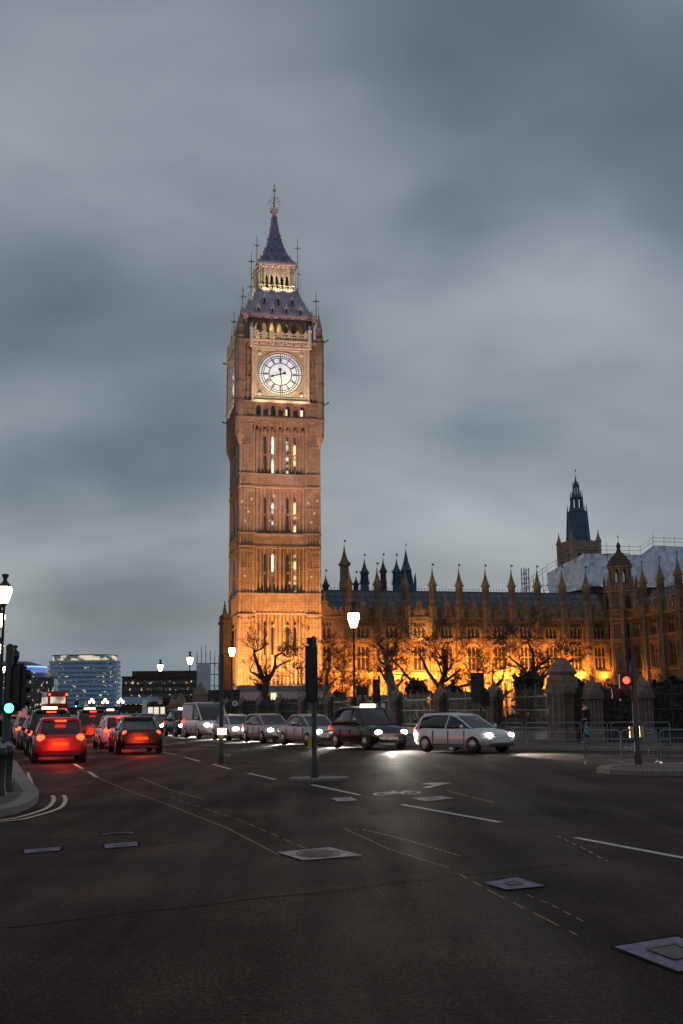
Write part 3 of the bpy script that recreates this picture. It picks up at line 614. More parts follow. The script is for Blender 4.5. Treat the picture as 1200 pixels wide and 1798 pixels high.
# ================================================================== the palace ranges
def spire_turret(b,r,z0,zs,h,n=8,cx=0,cy=0):      # octagonal shaft, slit panels and crocketed spirelet
    b.fru(n,r,r,z0,zs,cx,cy); b.fru(n,r*1.25,r*1.25,zs-0.15,zs+0.1,cx,cy)
    for i in range(n):
        a=2*PI*i/n; b.tube([(cx+r*1.25*math.cos(a+PI/n),cy+r*1.25*math.sin(a+PI/n),zs-0.2),(cx+r*1.3*math.cos(a+PI/n),cy+r*1.3*math.sin(a+PI/n),zs+0.4)],[0.08*r+0.02,0.02],3)
    b.lathe([(r*1.08,zs+0.1),(r*0.95,zs+0.15*h),(r*0.55,zs+0.38*h),(r*0.28,zs+0.65*h),(r*0.1,zs+0.95*h),(0.03,zs+h)],n,cx,cy,smooth=False)
    for t in (0.15,0.3,0.45,0.6,0.75,0.88):
        rr=r*(1.0-t)**1.35+0.02
        for i in range(4): a=PI/4+i*PI/2; b.ball((cx+rr*math.cos(a)*1.05,cy+rr*math.sin(a)*1.05,zs+0.12+t*h),0.06+0.12*r*(1-t),4)
    b.ball((cx,cy,zs+h),0.09+0.05*r,5)
def vane(b,z,h,cx=0,cy=0): b.tube([(cx,cy,z),(cx,cy,z+h)],0.035,4); b.slab([(cx+0.02,z+h*0.62),(cx+0.34,z+h*0.62),(cx+0.34,z+h*0.9),(cx+0.02,z+h*0.9)],cy-0.02,cy+0.02)
WIN={}
def window_proto(kind,wd,h,lights):       # stone tracery around leaded panes; origin at sill centre, front at y=0
    b=MB(); lw=wd/lights; tr=h*0.52 if kind=='main' else None
    if kind=='main':
        for i in range(lights):
            x0=-wd/2+i*lw; b.arch(x0,x0+lw,tr+0.08,h,lw*0.78,tr+0.08,h-0.75,h-0.22,0,0.16)
        b.box(-wd/2,wd/2,-0.02,0.16,tr-0.07,tr+0.08)
        for i in range(lights+1): x=-wd/2+i*lw; b.box(x-lw*0.11,x+lw*0.11,0.0,0.16,0,tr-0.07)
    else:
        t2=h*0.70 if kind=='upper' else h
        for i in range(lights):
            x0=-wd/2+i*lw; b.arch(x0,x0+lw,0,t2,lw*0.78,0.0,t2-0.75,t2-0.15,0,0.16)
            if kind=='upper':
                for j in range(2): xa=x0+j*lw/2; b.arch(xa,xa+lw/2,t2,h,lw*0.34,t2+0.05,t2+0.4,h-0.12,0.02,0.14,2)
    o=b.build('window',M['palace']); p=MB(); p.box(-wd/2,wd/2,0.17,0.24,0.0,h); p.m=0
    g=p.build('pane',M['leadglass'],o); return o
def palace_range(root,x0,x1,tur,bay,ww,lights,depth,roofm,spired=True,zoff=0.0,hasroof=True):
    mids=[]; ts=sorted(tur)
    edges=[x0]+ts+[x1]
    for a,c in zip(edges,edges[1:]):
        if c-a>bay*0.6: mids.append(((a+c)/2))
    LV=[('lower',3.4,2.6),('main',8.0,4.05),('upper',13.25,2.75)]
    b=MB()
    spans=[x0]+[v for m_ in mids for v in (m_-ww/2,m_+ww/2)]+[x1]
    for i in range(0,len(spans),2):          # piers between the windows
        a,c=spans[i],spans[i+1]; b.box(a,c,0,0.7,0,16.4)
        k=max(2,int((c-a)/0.42)); 
        for j in range(k+1):
            x=a+0.08+(c-a-0.16)*j/k; ww_=0.075 if j%2 else 0.055
            for z0,z1 in ((1.0,6.3),(7.7,12.0),(13.3,16.2)): b.box(x-ww_,x+ww_,-0.13,0.0,z0,z1)
        for j in range(k):
            xa=a+0.08+(c-a-0.16)*(j+0.5)/k; q=(c-a)/k*0.32
            for z in (5.6,11.3,10.1,15.6,4.4): b.add([(xa-q,-0.03,z),(xa+q,-0.03,z),(xa+q,-0.03,z+0.3),(xa,-0.03,z+0.6),(xa-q,-0.03,z+0.3)],[(0,1,2,3,4)]); b.box(xa-q,xa+q,-0.09,0.0,z-0.1,z)
    for m_ in mids:
        for z0,z1 in ((0,3.4),(6.0,8.0),(12.05,13.25),(16.0,16.4)): b.box(m_-ww/2,m_+ww/2,0.02,0.7,z0,z1)
        for z0,z1 in ((6.35,7.25),(12.2,12.85)):    # traceried panels under the windows
            k=4
            for j in range(k):
                xa=m_-ww/2+ww*j/k; b.box(xa-0.05,xa+0.05,-0.08,0.02,z0,z1); xc=xa+ww/k/2; zc=(z0+z1)/2; q=ww/k*0.34
                b.add([(xc-q,-0.03,zc),(xc,-0.03,zc-q),(xc+q,-0.03,zc),(xc,-0.03,zc+q)],[(0,1,2,3)])
        for z in (12.3,16.15,6.15): b.box(m_-ww/2-0.18,m_+ww/2+0.18,-0.16,0.0,z-0.1,z+0.06)     # hood moulds
        for sx in (-1,1):
            for z0,z1 in ((8,12.2),(13.25,16.1),(3.4,6.1)): b.box(m_+sx*(ww/2+0.12)-0.07,m_+sx*(ww/2+0.12)+0.07,-0.15,0.0,z0,z1)
    for z,p,t in ((1.0,0.3,0.5),(7.5,0.24,0.16),(12.95,0.2,0.12),(13.18,0.14,0.08),(16.55,0.42,0.22)): b.box(x0-0.1,x1+0.1,-p,0.3,z-t,z+t)
    for i in range(int((x1-x0)/0.7)): b.ball((x0+0.3+i*0.7,-0.36,16.28),0.13,4)
    b.build('wall',M['palace'],root)
    # panelled parapet with merlons
    b=MB(); b.box(x0,x1,-0.05,0.3,16.75,17.7)
    k=int((x1-x0)/0.33)
    for i in range(k+1): x=x0+(x1-x0)*i/k; b.box(x-0.05,x+0.05,-0.14,-0.04,16.75,17.75)
    b.box(x0,x1,-0.16,0.34,17.7,17.85)
    for i in range(int((x1-x0)/0.9)): x=x0+0.45+i*0.9; b.box(x-0.24,x+0.24,-0.1,0.25,17.85,18.25)
    b.build('parapet',M['palace'],root)
    for m_ in mids:        # gablet with niche and finial over each bay
        b=MB(); b.slab([(m_-1.0,16.7),(m_+1.0,16.7),(m_+1.0,17.9),(m_+0.62,18.15),(m_+0.5,18.9),(m_+0.66,19.05),(m_,19.55),(m_-0.66,19.05),(m_-0.5,18.9),(m_-0.62,18.15),(m_-1.0,17.9)],-0.28,0.3)
        b.slab([(m_-0.3,17.4),(m_+0.3,17.4),(m_+0.3,18.3),(m_,18.8),(m_-0.3,18.3)],-0.34,-0.28); b.slab([(m_-0.12,17.45),(m_+0.12,17.45),(m_+0.1,18.2),(m_-0.1,18.2)],-0.42,-0.34)
        for sx in(-1,1): b.fru(4,0.12,0.02,18.1,19.0,m_+sx*0.85,0)
        b.box(m_-0.12,m_+0.12,-0.1,0.1,19.4,20.2); b.ball((m_,0,20.4),0.22,6); b.tube([(m_,0,20.4),(m_,0,20.9)],[0.08,0.02],4)
        b.build('parapet_gable',M['palace'],root)
    key=(ww,lights)
    if key not in WIN: WIN[key]=[window_proto(k,ww,h,lights) for k,z,h in LV]; fresh=True
    else: fresh=False
    for i,m_ in enumerate(mids):
        for j,(k,z,h) in enumerate(LV):
            o=WIN[key][j] if (i==0 and fresh) else dup(WIN[key][j],top=False)
            o.parent=root; o.location=(m_,0.2,z)
    # octagonal buttress turrets
    def turret():
        b=MB(); b.fru(8,0.72,0.72,0,18.4,0,-0.1)
        for i in range(8):
            a=2*PI*(i+0.5)/8; x,y=0.72*math.cos(a),0.72*math.sin(a)-0.1; b.box(x-0.06,x+0.06,y-0.06,y+0.06,0,18.3)
        for z in (1.0,7.5,12.95,16.55,18.45): b.fru(8,0.86,0.86,z-0.14,z+0.14,0,-0.1)
        for z in (4.4,9.6,14.3):     # canopied niche with a figure
            b.box(-0.22,0.22,-1.0,-0.7,z-0.25,z-0.1); b.lathe([(0.17,z-0.1),(0.2,z+0.4),(0.16,z+0.9),(0.08,z+1.0),(0.11,z+1.15),(0.03,z+1.3)],6,0,-0.9); b.fru(4,0.3,0.02,z+1.4,z+2.2,0,-0.85)
        o=b.build('buttress_turret',M['palace']); b=MB(); spire_turret(b,0.6,18.45,22.1,2.7); 
        for i in range(8): a=2*PI*i/8; b.box(0.56*math.cos(a)-0.05,0.56*math.cos(a)+0.05,0.56*math.sin(a)-0.05,0.56*math.sin(a)+0.05,18.5,22.0)
        b.m=1
        for i in range(8):
            a=2*PI*i/8; b.T=rotz(a); b.box(-0.11,0.11,-0.585,-0.53,19.6,21.5)
        b.T=Matrix(); vane(b,24.8,1.1); s_=b.build('spirelet',[M['palace'],M['black']],o); return o
    if 'tur' not in WIN: WIN['tur']=turret(); f2=True
    else: f2=False
    for i,x in enumerate(ts):
        o=WIN['tur'] if (i==0 and f2) else dup(WIN['tur'],top=False); o.parent=root; o.location=(x,-0.2,0)
    if hasroof:
        b=MB(); b.add([(x0,0.9,17.2),(x1,0.9,17.2),(x1,5.2,21.6),(x0,5.2,21.6),(x1,9.8,17.2),(x0,9.8,17.2),(x0,0.9,16.4),(x1,0.9,16.4)],[(0,1,2,3),(3,2,4,5),(0,3,5),(1,4,2),(6,7,1,0)])
        sl=Vector((0,4.3,4.4)).normalized(); nr=Vector((0,-sl.z,sl.y))
        for i in range(int((x1-x0)/1.25)):
            x=x0+0.6+i*1.25; p0=Vector((x,0.9,17.2))+nr*0.02; p1=Vector((x,5.15,21.55))+nr*0.02; b.tube([p0,p1],0.05,3)
        for t in (0.25,0.5,0.75): b.tube([Vector((x0,0.9,17.2)).lerp(Vector((x0,5.2,21.6)),t)+nr*0.02,Vector((x1,0.9,17.2)).lerp(Vector((x1,5.2,21.6)),t)+nr*0.02],0.035,3)
        rf=b.build('roof',roofm,root)
        b=MB(); b.box(x0,x1,5.13,5.27,21.55,21.7)
        for i in range(int((x1-x0)/0.55)): x=x0+0.27+i*0.55; b.box(x-0.025,x+0.025,5.18,5.22,21.7,22.05); b.ball((x,5.2,22.1),0.09,4)
        b.build('ridge_cresting',M['bluelead'],rf)
    b=MB(); b.box(x0,x1,0.71,depth,0,16.4); b.build('rear_block',M['darkstone'],root)
PX,PY=-5.449,182.293; ca,sa=math.cos(ANG),math.sin(ANG)
def PL(x,y,z=0): return Vector((PX+x*ca-y*sa,PY+x*sa+y*ca,z))
pal=thing('palace_range','long floodlit gothic palace front with a row of spired buttress turrets','palace',(PX,PY,0),ANG)
palace_range(pal,-1.5,53.2,[6.6,11.5,16.3,21.1,25.8,30.5,35.2,39.9,44.5,48.9],4.75,2.1,3,14,M['palroof'])
CX,CY=48.786,194.118
side=thing('palace_wing','shadowed gothic palace wing coming forward at the right edge','palace',(CX,CY,0),ANG-PI/2)
palace_range(side,2.3,38,[8.64,14.6,20.4,26.2,32.0],5.8,3.4,4,14,M['palroof'])
# corner stair turret with domed cap
ct=thing('stair_turret','big octagonal corner turret with ogee dome between two palace ranges','turret',(CX,CY,0),ANG)
b=MB(); b.fru(8,2.75,2.75,0,21.6)
for i in range(8):
    a=2*PI*(i+0.5)/8; x,y=2.75*math.cos(a),2.75*math.sin(a); b.fru(6,0.26,0.26,0,23.2,x,y); b.fru(6,0.26,0.03,23.2,24.2,x,y)
for z in (1,7.5,12.95,16.55,18.0,21.4): b.fru(8,3.0,3.0,z-0.16,z+0.16)
for i in range(8):
    b.T=rotz(2*PI*i/8)
    for x in (-0.7,0.7): b.box(x-0.07,x+0.07,-2.68,-2.5,0,21.3)
    for j in range(3): b.box(-0.85+j*0.6,-0.5+j*0.6,-2.65,-2.5,21.6,22.5)
b.T=Matrix(); b.build('turret_shaft',M['palace'],ct)
for i in (0,7,6,1):
    for z,h in ((3.4,2.6),(8.4,3.4),(13.4,2.4),(18.4,2.5)):
        b=MB(); b.T=rotz(2*PI*i/8); b.slab([(-0.42,z),(0.42,z),(0.42,z+h-0.5),(0,z+h),(-0.42,z+h-0.5)],-2.60,-2.5); b.build('window',M['leadglass'],ct)
b=MB(); b.fru(8,1.95,1.9,21.6,22.9)
for i in range(8):
    b.T=rotz(2*PI*i/8); b.arch(-0.74,0.74,22.9,25.7,0.8,23.0,24.6,25.3,-1.82,0.4)
b.T=Matrix(); b.fru(8,2.2,2.2,25.6,25.9); b.build('belvedere',M['palace'],ct)
b=MB(); b.lathe([(2.15,25.9),(2.0,26.5),(1.6,27.2),(1.0,27.9),(0.5,28.4),(0.33,28.9),(0.3,29.3),(0.42,29.5),(0.28,29.9),(0.05,30.3)],8,smooth=False)
for i in range(8):
    a=2*PI*(i+.5)/8
    for j,(r_,z_) in enumerate(((2.1,26.2),(1.8,26.9),(1.3,27.6),(0.75,28.2))): b.ball((r_*math.cos(a),r_*math.sin(a),z_),0.14,4)
b.tube([(0,0,30.2),(0,0,31.6)],0.04,4); b.box(-0.2,0.2,-0.03,0.03,31.1,31.2); b.build('dome_cap',M['darkstone'],ct)
# --- turrets and shafts that rise behind the roof ridge
def back_turret(px,Y,zb,zs,h,r,label,mat,openl=True,name='ventilation_turret'):
    X=px; o=thing(name,label,'turret',(X,Y,0),R(10),'roof turrets behind the ridge')
    b=MB(); b.fru(8,r*1.12,r*1.12,zb-9,zb+(zs-zb)*0.35)
    if openl:
        for i in range(8): a=2*PI*(i+0.5)/8; b.fru(4,r*0.2,r*0.2,zb+(zs-zb)*0.35,zs,r*0.88*math.cos(a),r*0.88*math.sin(a))
        b.fru(6,r*0.35,r*0.35,zb,zs)
        for i in range(8): a=2*PI*(i+0.5)/8; b.fru(4,r*0.14,0.01,zb+(zs-zb)*0.35,zb+(zs-zb)*0.7,r*1.25*math.cos(a),r*1.25*math.sin(a))
    else: b.fru(8,r*0.95,r*0.95,zb,zs)
    b.build('turret_shaft',mat,o); b=MB(); spire_turret(b,r*0.98,zs-0.1,zs,h); vane(b,zs+h,1.4); b.build('spirelet',mat,o)
back_turret(0.45,215,24.3,29.4,3.6,0.95,'tallest stone turret behind the roof, nearest the clock tower but one',M['palace'],False)
back_turret(-3.2,215,23.6,25.3,1.9,0.62,'short dark spirelet behind the roof close beside the clock tower',M['darkstone'],False)
back_turret(4.55,225,25.3,29.0,2.6,0.78,'open lantern turret behind the roof, right of the tallest stone one',M['bluelead'])
back_turret(8.0,215,25.2,28.0,2.3,0.62,'slim stone spirelet behind the roof midway along the left half',M['darkstone'],False)
back_turret(2.7,216,23.6,25.6,1.4,0.5,'small stubby spirelet peeping over the roof between two taller turrets',M['darkstone'],False)
back_turret(10.6,215,24.0,27.9,2.3,0.75,'open lantern turret just left of the blue leaded spire',M['bluelead'])
bl=thing('leaded_spire','bluish leaded lantern spire behind the roof with four corner shafts','spire',(17.4,300,0),R(10))
b=MB(); b.fru(8,2.3,2.1,20,35.0)
for i in range(8): a=2*PI*(i+.5)/8; b.fru(4,0.22,0.22,35,38.6,1.3*math.cos(a),1.3*math.sin(a)); b.fru(4,0.2,0.02,35,37,2.2*math.cos(a),2.2*math.sin(a))
b.fru(8,0.6,0.6,35,38.6)
for sx,sy in ((-1,-1),(1,-1),(1,1),(-1,1)): b.fru(6,0.35,0.35,20,35.6,sx*2.0,sy*2.0); b.fru(6,0.36,0.03,35.6,38,sx*2.0,sy*2.0)
b.build('lantern',M['bluelead'],bl); b=MB(); b.fru(8,1.5,1.4,38.6,39.0); b.lathe([(1.35,39),(0.7,41),(0.3,43),(0.04,44.6)],8,smooth=False); vane(b,44.5,1.6); b.build('spirelet',M['bluelead'],bl)
# --- central tower far behind
cx_,cy_=68.9,320
ctw=thing('central_tower','dark blue tiered octagonal spire on a pinkish square stone tower','tower',(cx_,cy_,0),R(14))
b=MB(); b.box(-4.3,4.3,-4.3,4.3,25,48.6); b.box(-4.6,4.6,-4.6,4.6,46.0,46.4); b.box(-4.5,4.5,-4.5,4.5,43.4,43.7)
for i in range(9):
    for k in range(4): b.T=rotz(k*PI/2); x=-4.1+i*1.02; b.box(x-0.3,x+0.3,-4.45,-4.25,46.5,48.9)
b.T=Matrix()
b.m=1
for k in range(4):
    b.T=rotz(k*PI/2)
    for x in (-2,0.0,2): b.box(x-0.45,x+0.45,-4.33,-4.2,42.2,45.2)
b.T=Matrix(); b.m=0; b.build('stone_stage',[M['pinkstone'],M['black']],ctw)
for sx,sy in ((-1,-1),(1,-1),(1,1),(-1,1)):
    b=MB(); spire_turret(b,0.75,40,48.7,3.2,8,sx*4.2,sy*4.2); b.build('corner_pinnacle',M['pinkstone'],ctw)
b=MB(); b.fru(8,3.45,2.75,46.5,57.8)
for i in range(8):
    a=2*PI*(i+.5)/8; b.tube([(3.5*math.cos(a),3.5*math.sin(a),46.5),(2.8*math.cos(a),2.8*math.sin(a),57.8)],0.2,4); b.fru(4,0.22,0.03,57.6,60.2,2.75*math.cos(a),2.75*math.sin(a))
for z,r_ in ((50,3.3),(53.5,3.1),(57.7,2.95)): b.fru(8,r_,r_,z-0.12,z+0.12)
b.build('louvred_stage',M['bluelead'],ctw)
b=MB(); b.fru(8,2.6,1.9,57.8,58.8); b.fru(8,0.6,0.6,58.8,62)
for i in range(8): a=2*PI*(i+.5)/8; b.fru(4,0.26,0.24,58.6,62,1.65*math.cos(a),1.65*math.sin(a)); b.fru(4,0.2,0.03,61.8,64.2,1.7*math.cos(a),1.7*math.sin(a))
b.fru(8,1.9,1.9,61.8,62.1); b.fru(8,1.5,0.9,62.1,63)
b.fru(8,0.3,0.3,63,65.4)
for i in range(8): a=2*PI*(i+.5)/8; b.fru(4,0.16,0.15,63,65.4,0.85*math.cos(a),0.85*math.sin(a)); b.fru(4,0.12,0.02,65.3,66.8,0.9*math.cos(a),0.9*math.sin(a))
b.fru(8,1.0,1.0,65.3,65.5); b.build('open_lantern',M['bluelead'],ctw)
b=MB(); b.lathe([(0.95,65.5),(0.5,66.4),(0.2,67.6),(0.05,68.8)],8,smooth=False); vane(b,68.7,2.0); b.build('spirelet',M['bluelead'],ctw)
# --- sheeted scaffold over the hall roof, its poles, and the stone block below
sw=thing('scaffold_enclosure','white plastic sheeted scaffold roof with guard rails around the central tower','scaffold',(0,0,0))
def sheet(p0,p1,z0,z1,seed,nu=46,nv=16,amp=0.28,zfun=None):
    q=random.Random(seed); p0,p1=Vector(p0),Vector(p1); d=(p1-p0); ln=d.length; d.normalize(); n=Vector((d.y,-d.x)); b=MB(); vs=[]
    ph=[(q.uniform(0.6,3.6),q.uniform(0,6),q.uniform(-0.9,0.9)) for _ in range(9)]
    for j in range(nv+1):
        for i in range(nu+1):
            u,v=i/nu,j/nv; zt=z1 if zfun is None else zfun(u); s_=u*ln; z=z0[0]+(z0[1]-z0[0])*u+(zt-(z0[0]+(z0[1]-z0[0])*u))*v
            wv=sum(math.sin(f*s_+p+k_*z*1.6) for f,p,k_ in ph)/5; saw=abs(((v*4)%1)-0.5)*2
            o=n*(amp*wv*(0.25+0.75*(1-saw)))
            vs.append((p0.x+d.x*s_+o.x,p0.y+d.y*s_+o.y,z-0.12*(1-saw)*abs(wv)))
    b.add(vs,[(j*(nu+1)+i,j*(nu+1)+i+1,(j+1)*(nu+1)+i+1,(j+1)*(nu+1)+i) for j in range(nv) for i in range(nu)],True); return b
S0,S1,S2,S3,S4=(50.5,272),(57.3,260),(71.3,263),(74.2,262),(96,266)
sheet(S0,S1,(28.6,29.0),0,1,40,18,0.6,lambda u:34.2+u*3.2).build('sheeting',M['sheet'],sw)
sheet(S1,S2,(29.8,29.6),0,2,90,20,0.75,lambda u:37.3).build('sheeting',M['sheet'],sw)
sheet(S2,S3,(29.6,29.5),0,3,20,16,0.4,lambda u:37.2+u*2.2).build('sheeting',M['sheet'],sw)
sheet(S3,S4,(29.5,29.0),0,4,120,20,0.9,lambda u:39.4-u*0.5).build('sheeting',M['sheet'],sw)
b=MB()
def rails(p0,p1,za,zb,n,hh=2.4):
    p0,p1=Vector(p0),Vector(p1)
    for i in range(n+1):
        p=p0.lerp(p1,i/n); z=za+(zb-za)*i/n; b.tube([(p.x,p.y,z-1.2),(p.x,p.y,z+hh+rnd.uniform(-.3,.7))],0.06,4)
    for dz in (1.0,1.9): b.tube([(*p0,za+dz),(*p1,zb+dz)],0.05,4)
rails(S0,S1,34.2,37.4,4); rails(S1,S2,37.3,37.3,5); rails(S2,S3,37.2,39.4,1); rails(S3,S4,39.4,38.9,8)
rails((45.5,270),S0,30.5,34.0,4)
for i in range(6):
    p=Vector((44.2,268)).lerp(Vector(S0),i/5); b.tube([(*p,24),(*p,31+i*0.65)],0.07,4)
for z in (25.5,27.5,29.0,30.4): b.tube([(44.2,268,z),(*S0,z+0.8)],0.06,4)
for i in range(4): b.tube([(44.5+i*1.6,268.4,25),(46.5+i*1.6,268.8,30+i*0.6)],0.05,4)
for x in (59,63,67): b.box(x-1.2,x+1.2,261,261.2,37.25,37.4)
b.build('scaffold_poles',M['pole'],sw)
b=MB(); b.prism([(52,270),(58.5,262),(96,268),(96,290),(52,290)],12,29.7); b.prism([(51.6,269.6),(58.5,261.5),(96,267.5),(96,290),(51.6,290)],28.2,28.9); b.build('hall_block',M['darkstone'],sw)
M['sitelight']=glow_patchy('lit_work_platform',(0.12,0.16,0.22),(0.62,0.75,0.95),0.9,(0.5,0.5,0.9),0.4,0.6,base=(0.3,0.3,0.33))
b=MB(); b.box(46.2,50.2,269.5,270.2,26.2,29.6); b.build('lit_platform',M['sitelight'],sw)
b=MB(); b.box(42.6,45.2,255,255.4,25.1,25.55); wl=b.build('work_light',M['amber'],sw)
# --- lattice hoist mast
b=MB()
for x in (-0.55,0.55):
    for y in (-0.55,0.55): b.box(x-0.07,x+0.07,y-0.07,y+0.07,0,30.3)
for i in range(22):
    z=8+i*1.0
    for y in (-0.55,0.55): b.box(-0.48,0.48,y-0.05,y+0.05,z,z+0.1); b.tube([(-0.5,y,z+0.1),(0.5,y,z+1.0)] if i%2 else [(0.5,y,z+0.1),(-0.5,y,z+1.0)],0.045,4)
mast=b.build('hoist_mast',M['bluepole']); mast.location=(38.1,230,0); mast.rotation_euler=(0,0,R(20)); tag(mast,'blue lattice hoist mast standing up behind the palace roof','mast')
# --- flood lights on the palace front: one fixture per bay standing on the lawn
def flood(name,label,p,aim,energy,col,spot=100,group='floodlights along the palace front',blend=0.8,soft=0.3):
    v=Vector(aim)-Vector(p); o=thing(name,label,'floodlight',p,math.atan2(v.y,v.x)-PI/2,group)
    b=MB(); b.box(-0.3,0.3,-0.16,0.14,0.0,0.45); b.box(-0.36,-0.31,-0.05,0.05,-0.35,0.25); b.box(0.31,0.36,-0.05,0.05,-0.35,0.25); b.box(-0.36,0.36,-0.2,0.2,-0.4,-0.35); (b.box(-0.05,0.05,-0.05,0.05,0.05-p[2],-0.4) if p[2]>1.2 and p[2]<12 else None); b.build('housing',M['iron'],o)
    b=MB(); b.box(-0.26,0.26,0.145,0.16,0.04,0.41); b.build('lens',M['amber'],o)
    l=lamp('flood_beam','SPOT',(0,0.35,0.3),energy,col,o,None,soft,spot,blend)
    tl=o.matrix_basis.inverted()@Vector(aim)-Vector((0,0.35,0.3)); l.rotation_euler=tl.to_track_quat('-Z','Y').to_euler()
    return o
ORG=(1.0,0.345,0.05)
NTH=['first','second','third','fourth','fifth','sixth','seventh','eighth','ninth','tenth','eleventh','twelfth','thirteenth','fourteenth']
piers=[4.6,9.05,13.9,18.7,20.2,23.45,28.15,32.85,37.55,42.2,46.7,51.0]
pw=[x*2.2 for x in (300,650,1300,900,700,1150,1500,1500,1500,1700,1900,1000)]
for i,(x,e) in enumerate(zip(piers,pw)):
    flood('floodlight','amber floodlight on the lawn before the palace, %s from the clock tower'%NTH[i],PL(x+0.5,-1.5,6.0),PL(x+0.4,0,8.2),e,ORG,135)
for i,(x,e) in enumerate(((3,1300),(9,1900),(15,2600),(20.5,2900),(26,3300),(31.5,3500),(37,3500),(42.5,2600),(47.0,1100))):
    flood('floodlight','amber wash floodlight out on the lawn, %s from the clock tower'%NTH[i],PL(x,-12,0.7),PL(x,0,5.8),e*19,ORG,62)
flood('floodlight','amber floodlight fixed high on the third palace bay',PL(19.3,-2.6,12.6),PL(18.8,0,14.8),1500,(1.0,0.46,0.10),110)
flood('floodlight','amber floodlight at the foot of the shadowed wing',(CX+2.2-4,CY-9.5,4.4),(CX+2.2,CY-10.2,9.0),1500,ORG,80)
# --- tower floods standing in the yard
def TL(x,y,z): v=rotz(ANG)@Vector((x,y,0)); return Vector((TW[0]+v.x,TW[1]+v.y,z))
TOR=(1.0,0.40,0.10)
for i,(x,y,ax,az,e,sp_) in enumerate(((-10.5,-15,-2.0,12,42000,95),(10.5,-15,2.0,12,42000,95),(0,-15,0,17,38000,80),(0.0,-26,0,34,82000,52),(-2,-34,0,52,135000,40),(-15,-8,-6.3,24,500,90))):
    flood('floodlight','amber floodlight in the yard below the clock tower, %s of six'%NTH[i],TL(x,y,1.0),TL(ax if i<5 else -6.35,-6.35 if i<5 else 0,az),e,(1.0,0.43,0.11) if i<3 else (1.0,0.60,0.43),sp_,'floodlights below the clock tower',0.9,0.5)
# ================================================================== ground, roads, kerbs and markings
b=MB(); b.poly([(-1500,-200),(1500,-200),(1500,3000),(-1500,3000)],-0.02); structure(b.build('ground',M['ground']))
b=MB(); b.poly([(-60,-8),(60,-8),(60,60),(10,80),(-30,180),(-70,330),(-130,330),(-60,150),(-60,20)],0.0); structure(b.build('road',M['road']))
def inset(pts,d):
    out=[]
    for i,p in enumerate(pts):
        a=Vector(pts[max(i-1,0)]); c=Vector(pts[min(i+1,len(pts)-1)]); t=(c-a).normalized(); out.append((p[0]-t.y*d,p[1]+t.x*d))
    return out
def pavement(name,edge,close,h=0.125,side=1,stone_m='pave'):
    inn=inset(edge,0.32*side)
    b=MB()
    for (p,q,r_,s_) in zip(edge,edge[1:],inn[1:],inn): 
        P,Q,R2,S2=map(Vector,(p,q,r_,s_)); k=max(1,int((Q-P).length/0.9)) if P.y<70 else 1
        for i in range(k):
            t0,t1=i/k,(i+1)/k-(0.012/max(0.3,(Q-P).length/k)/k if k>1 or (Q-P).length>.3 else 0); hh=h+rnd.uniform(-0.004,0.004)
            qd=[tuple(P.lerp(Q,t0)),tuple(P.lerp(Q,t1)),tuple(S2.lerp(R2,t1)),tuple(S2.lerp(R2,t0))]; b.prism(qd if side>0 else qd[::-1],0.0,hh)
    structure(b.build('kerb',M['kerb']))
    b=MB(); pts=inn+close; b.prism(pts if side>0 else pts[::-1],0.0,h-0.004); structure(b.build('pavement',M[stone_m]))
LK=[(-24,15.6),(-10,17.2),(-6.6,18.1),(-5.75,18.55),(-5.58,19.3),(-5.62,20.4),(-5.85,21.8),(-6.2,23.2),(-6.65,24.6),(-8.07,28.9),(-10.5,36.5),(-15,49.5),(-24,77),(-42,130),(-62,190)]
pavement('pavement',LK,[(-80,190),(-60,20)],side=1)
RK=[(34,41.0),(14,42.8),(9.5,44.6),(6,47.5),(3,52.5),(0,59),(-4,67),(-9,79),(-14.6,95),(-23,125),(-40,185)]
pavement('pavement',RK,[(-20,185),(22,60),(34,60)],side=-1)
IK=[(34,26.4),(14,27.1),(9,27.9),(7.4,28.3),(6.75,28.9),(6.6,29.8),(7.0,30.9),(8.0,31.9),(12,32.4),(34,31.4)]
pavement('pavement',IK,[],h=0.13,side=-1)
el=lambda cx,cy,rx,ry,rot,n=18:[(cx+rx*math.cos(2*PI*i/n)*math.cos(rot)-ry*math.sin(2*PI*i/n)*math.sin(rot),cy+rx*math.cos(2*PI*i/n)*math.sin(rot)+ry*math.sin(2*PI*i/n)*math.cos(rot)) for i in range(n)]
b=MB(); b.prism(el(-0.62,27.9,0.75,0.62,R(10)),0,0.06); structure(b.build('traffic_island',M['kerb']))
def mark(name,quads,mat='line',z=0.004):
    b=MB()
    for q in quads: b.poly(q,z)
    return structure(b.build(name,M[mat]))
def strip(p,q,wd,w2=None):
    p,q=Vector(p),Vector(q); d=(q-p).normalized(); n=Vector((-d.y,d.x)); w2=w2 or wd
    return [tuple(p+n*wd/2),tuple(p-n*wd/2),tuple(q-n*w2/2),tuple(q+n*w2/2)]
mark('lane_marking',[strip((1.04,20.53),(2.34,17.26),0.11)]); mark('lane_marking',[strip((-0.74,26.11),(0.31,22.9),0.11)]); mark('lane_marking',[strip((3.04,15.17),(3.95,12.8),0.10)])
mark('lane_marking',[strip((-7.8,48),(-6.6,44.5),0.1),strip((-5.9,42),(-4.9,38.6),0.1),strip((-4.2,36.4),(-3.3,33.2),0.1),strip((-2.6,31),(-1.7,28.2),0.1)])
mark('lane_marking',[strip((-8.9,37.5),(-7.9,34.4),0.1),strip((-7.3,32.6),(-6.5,29.9),0.1)])
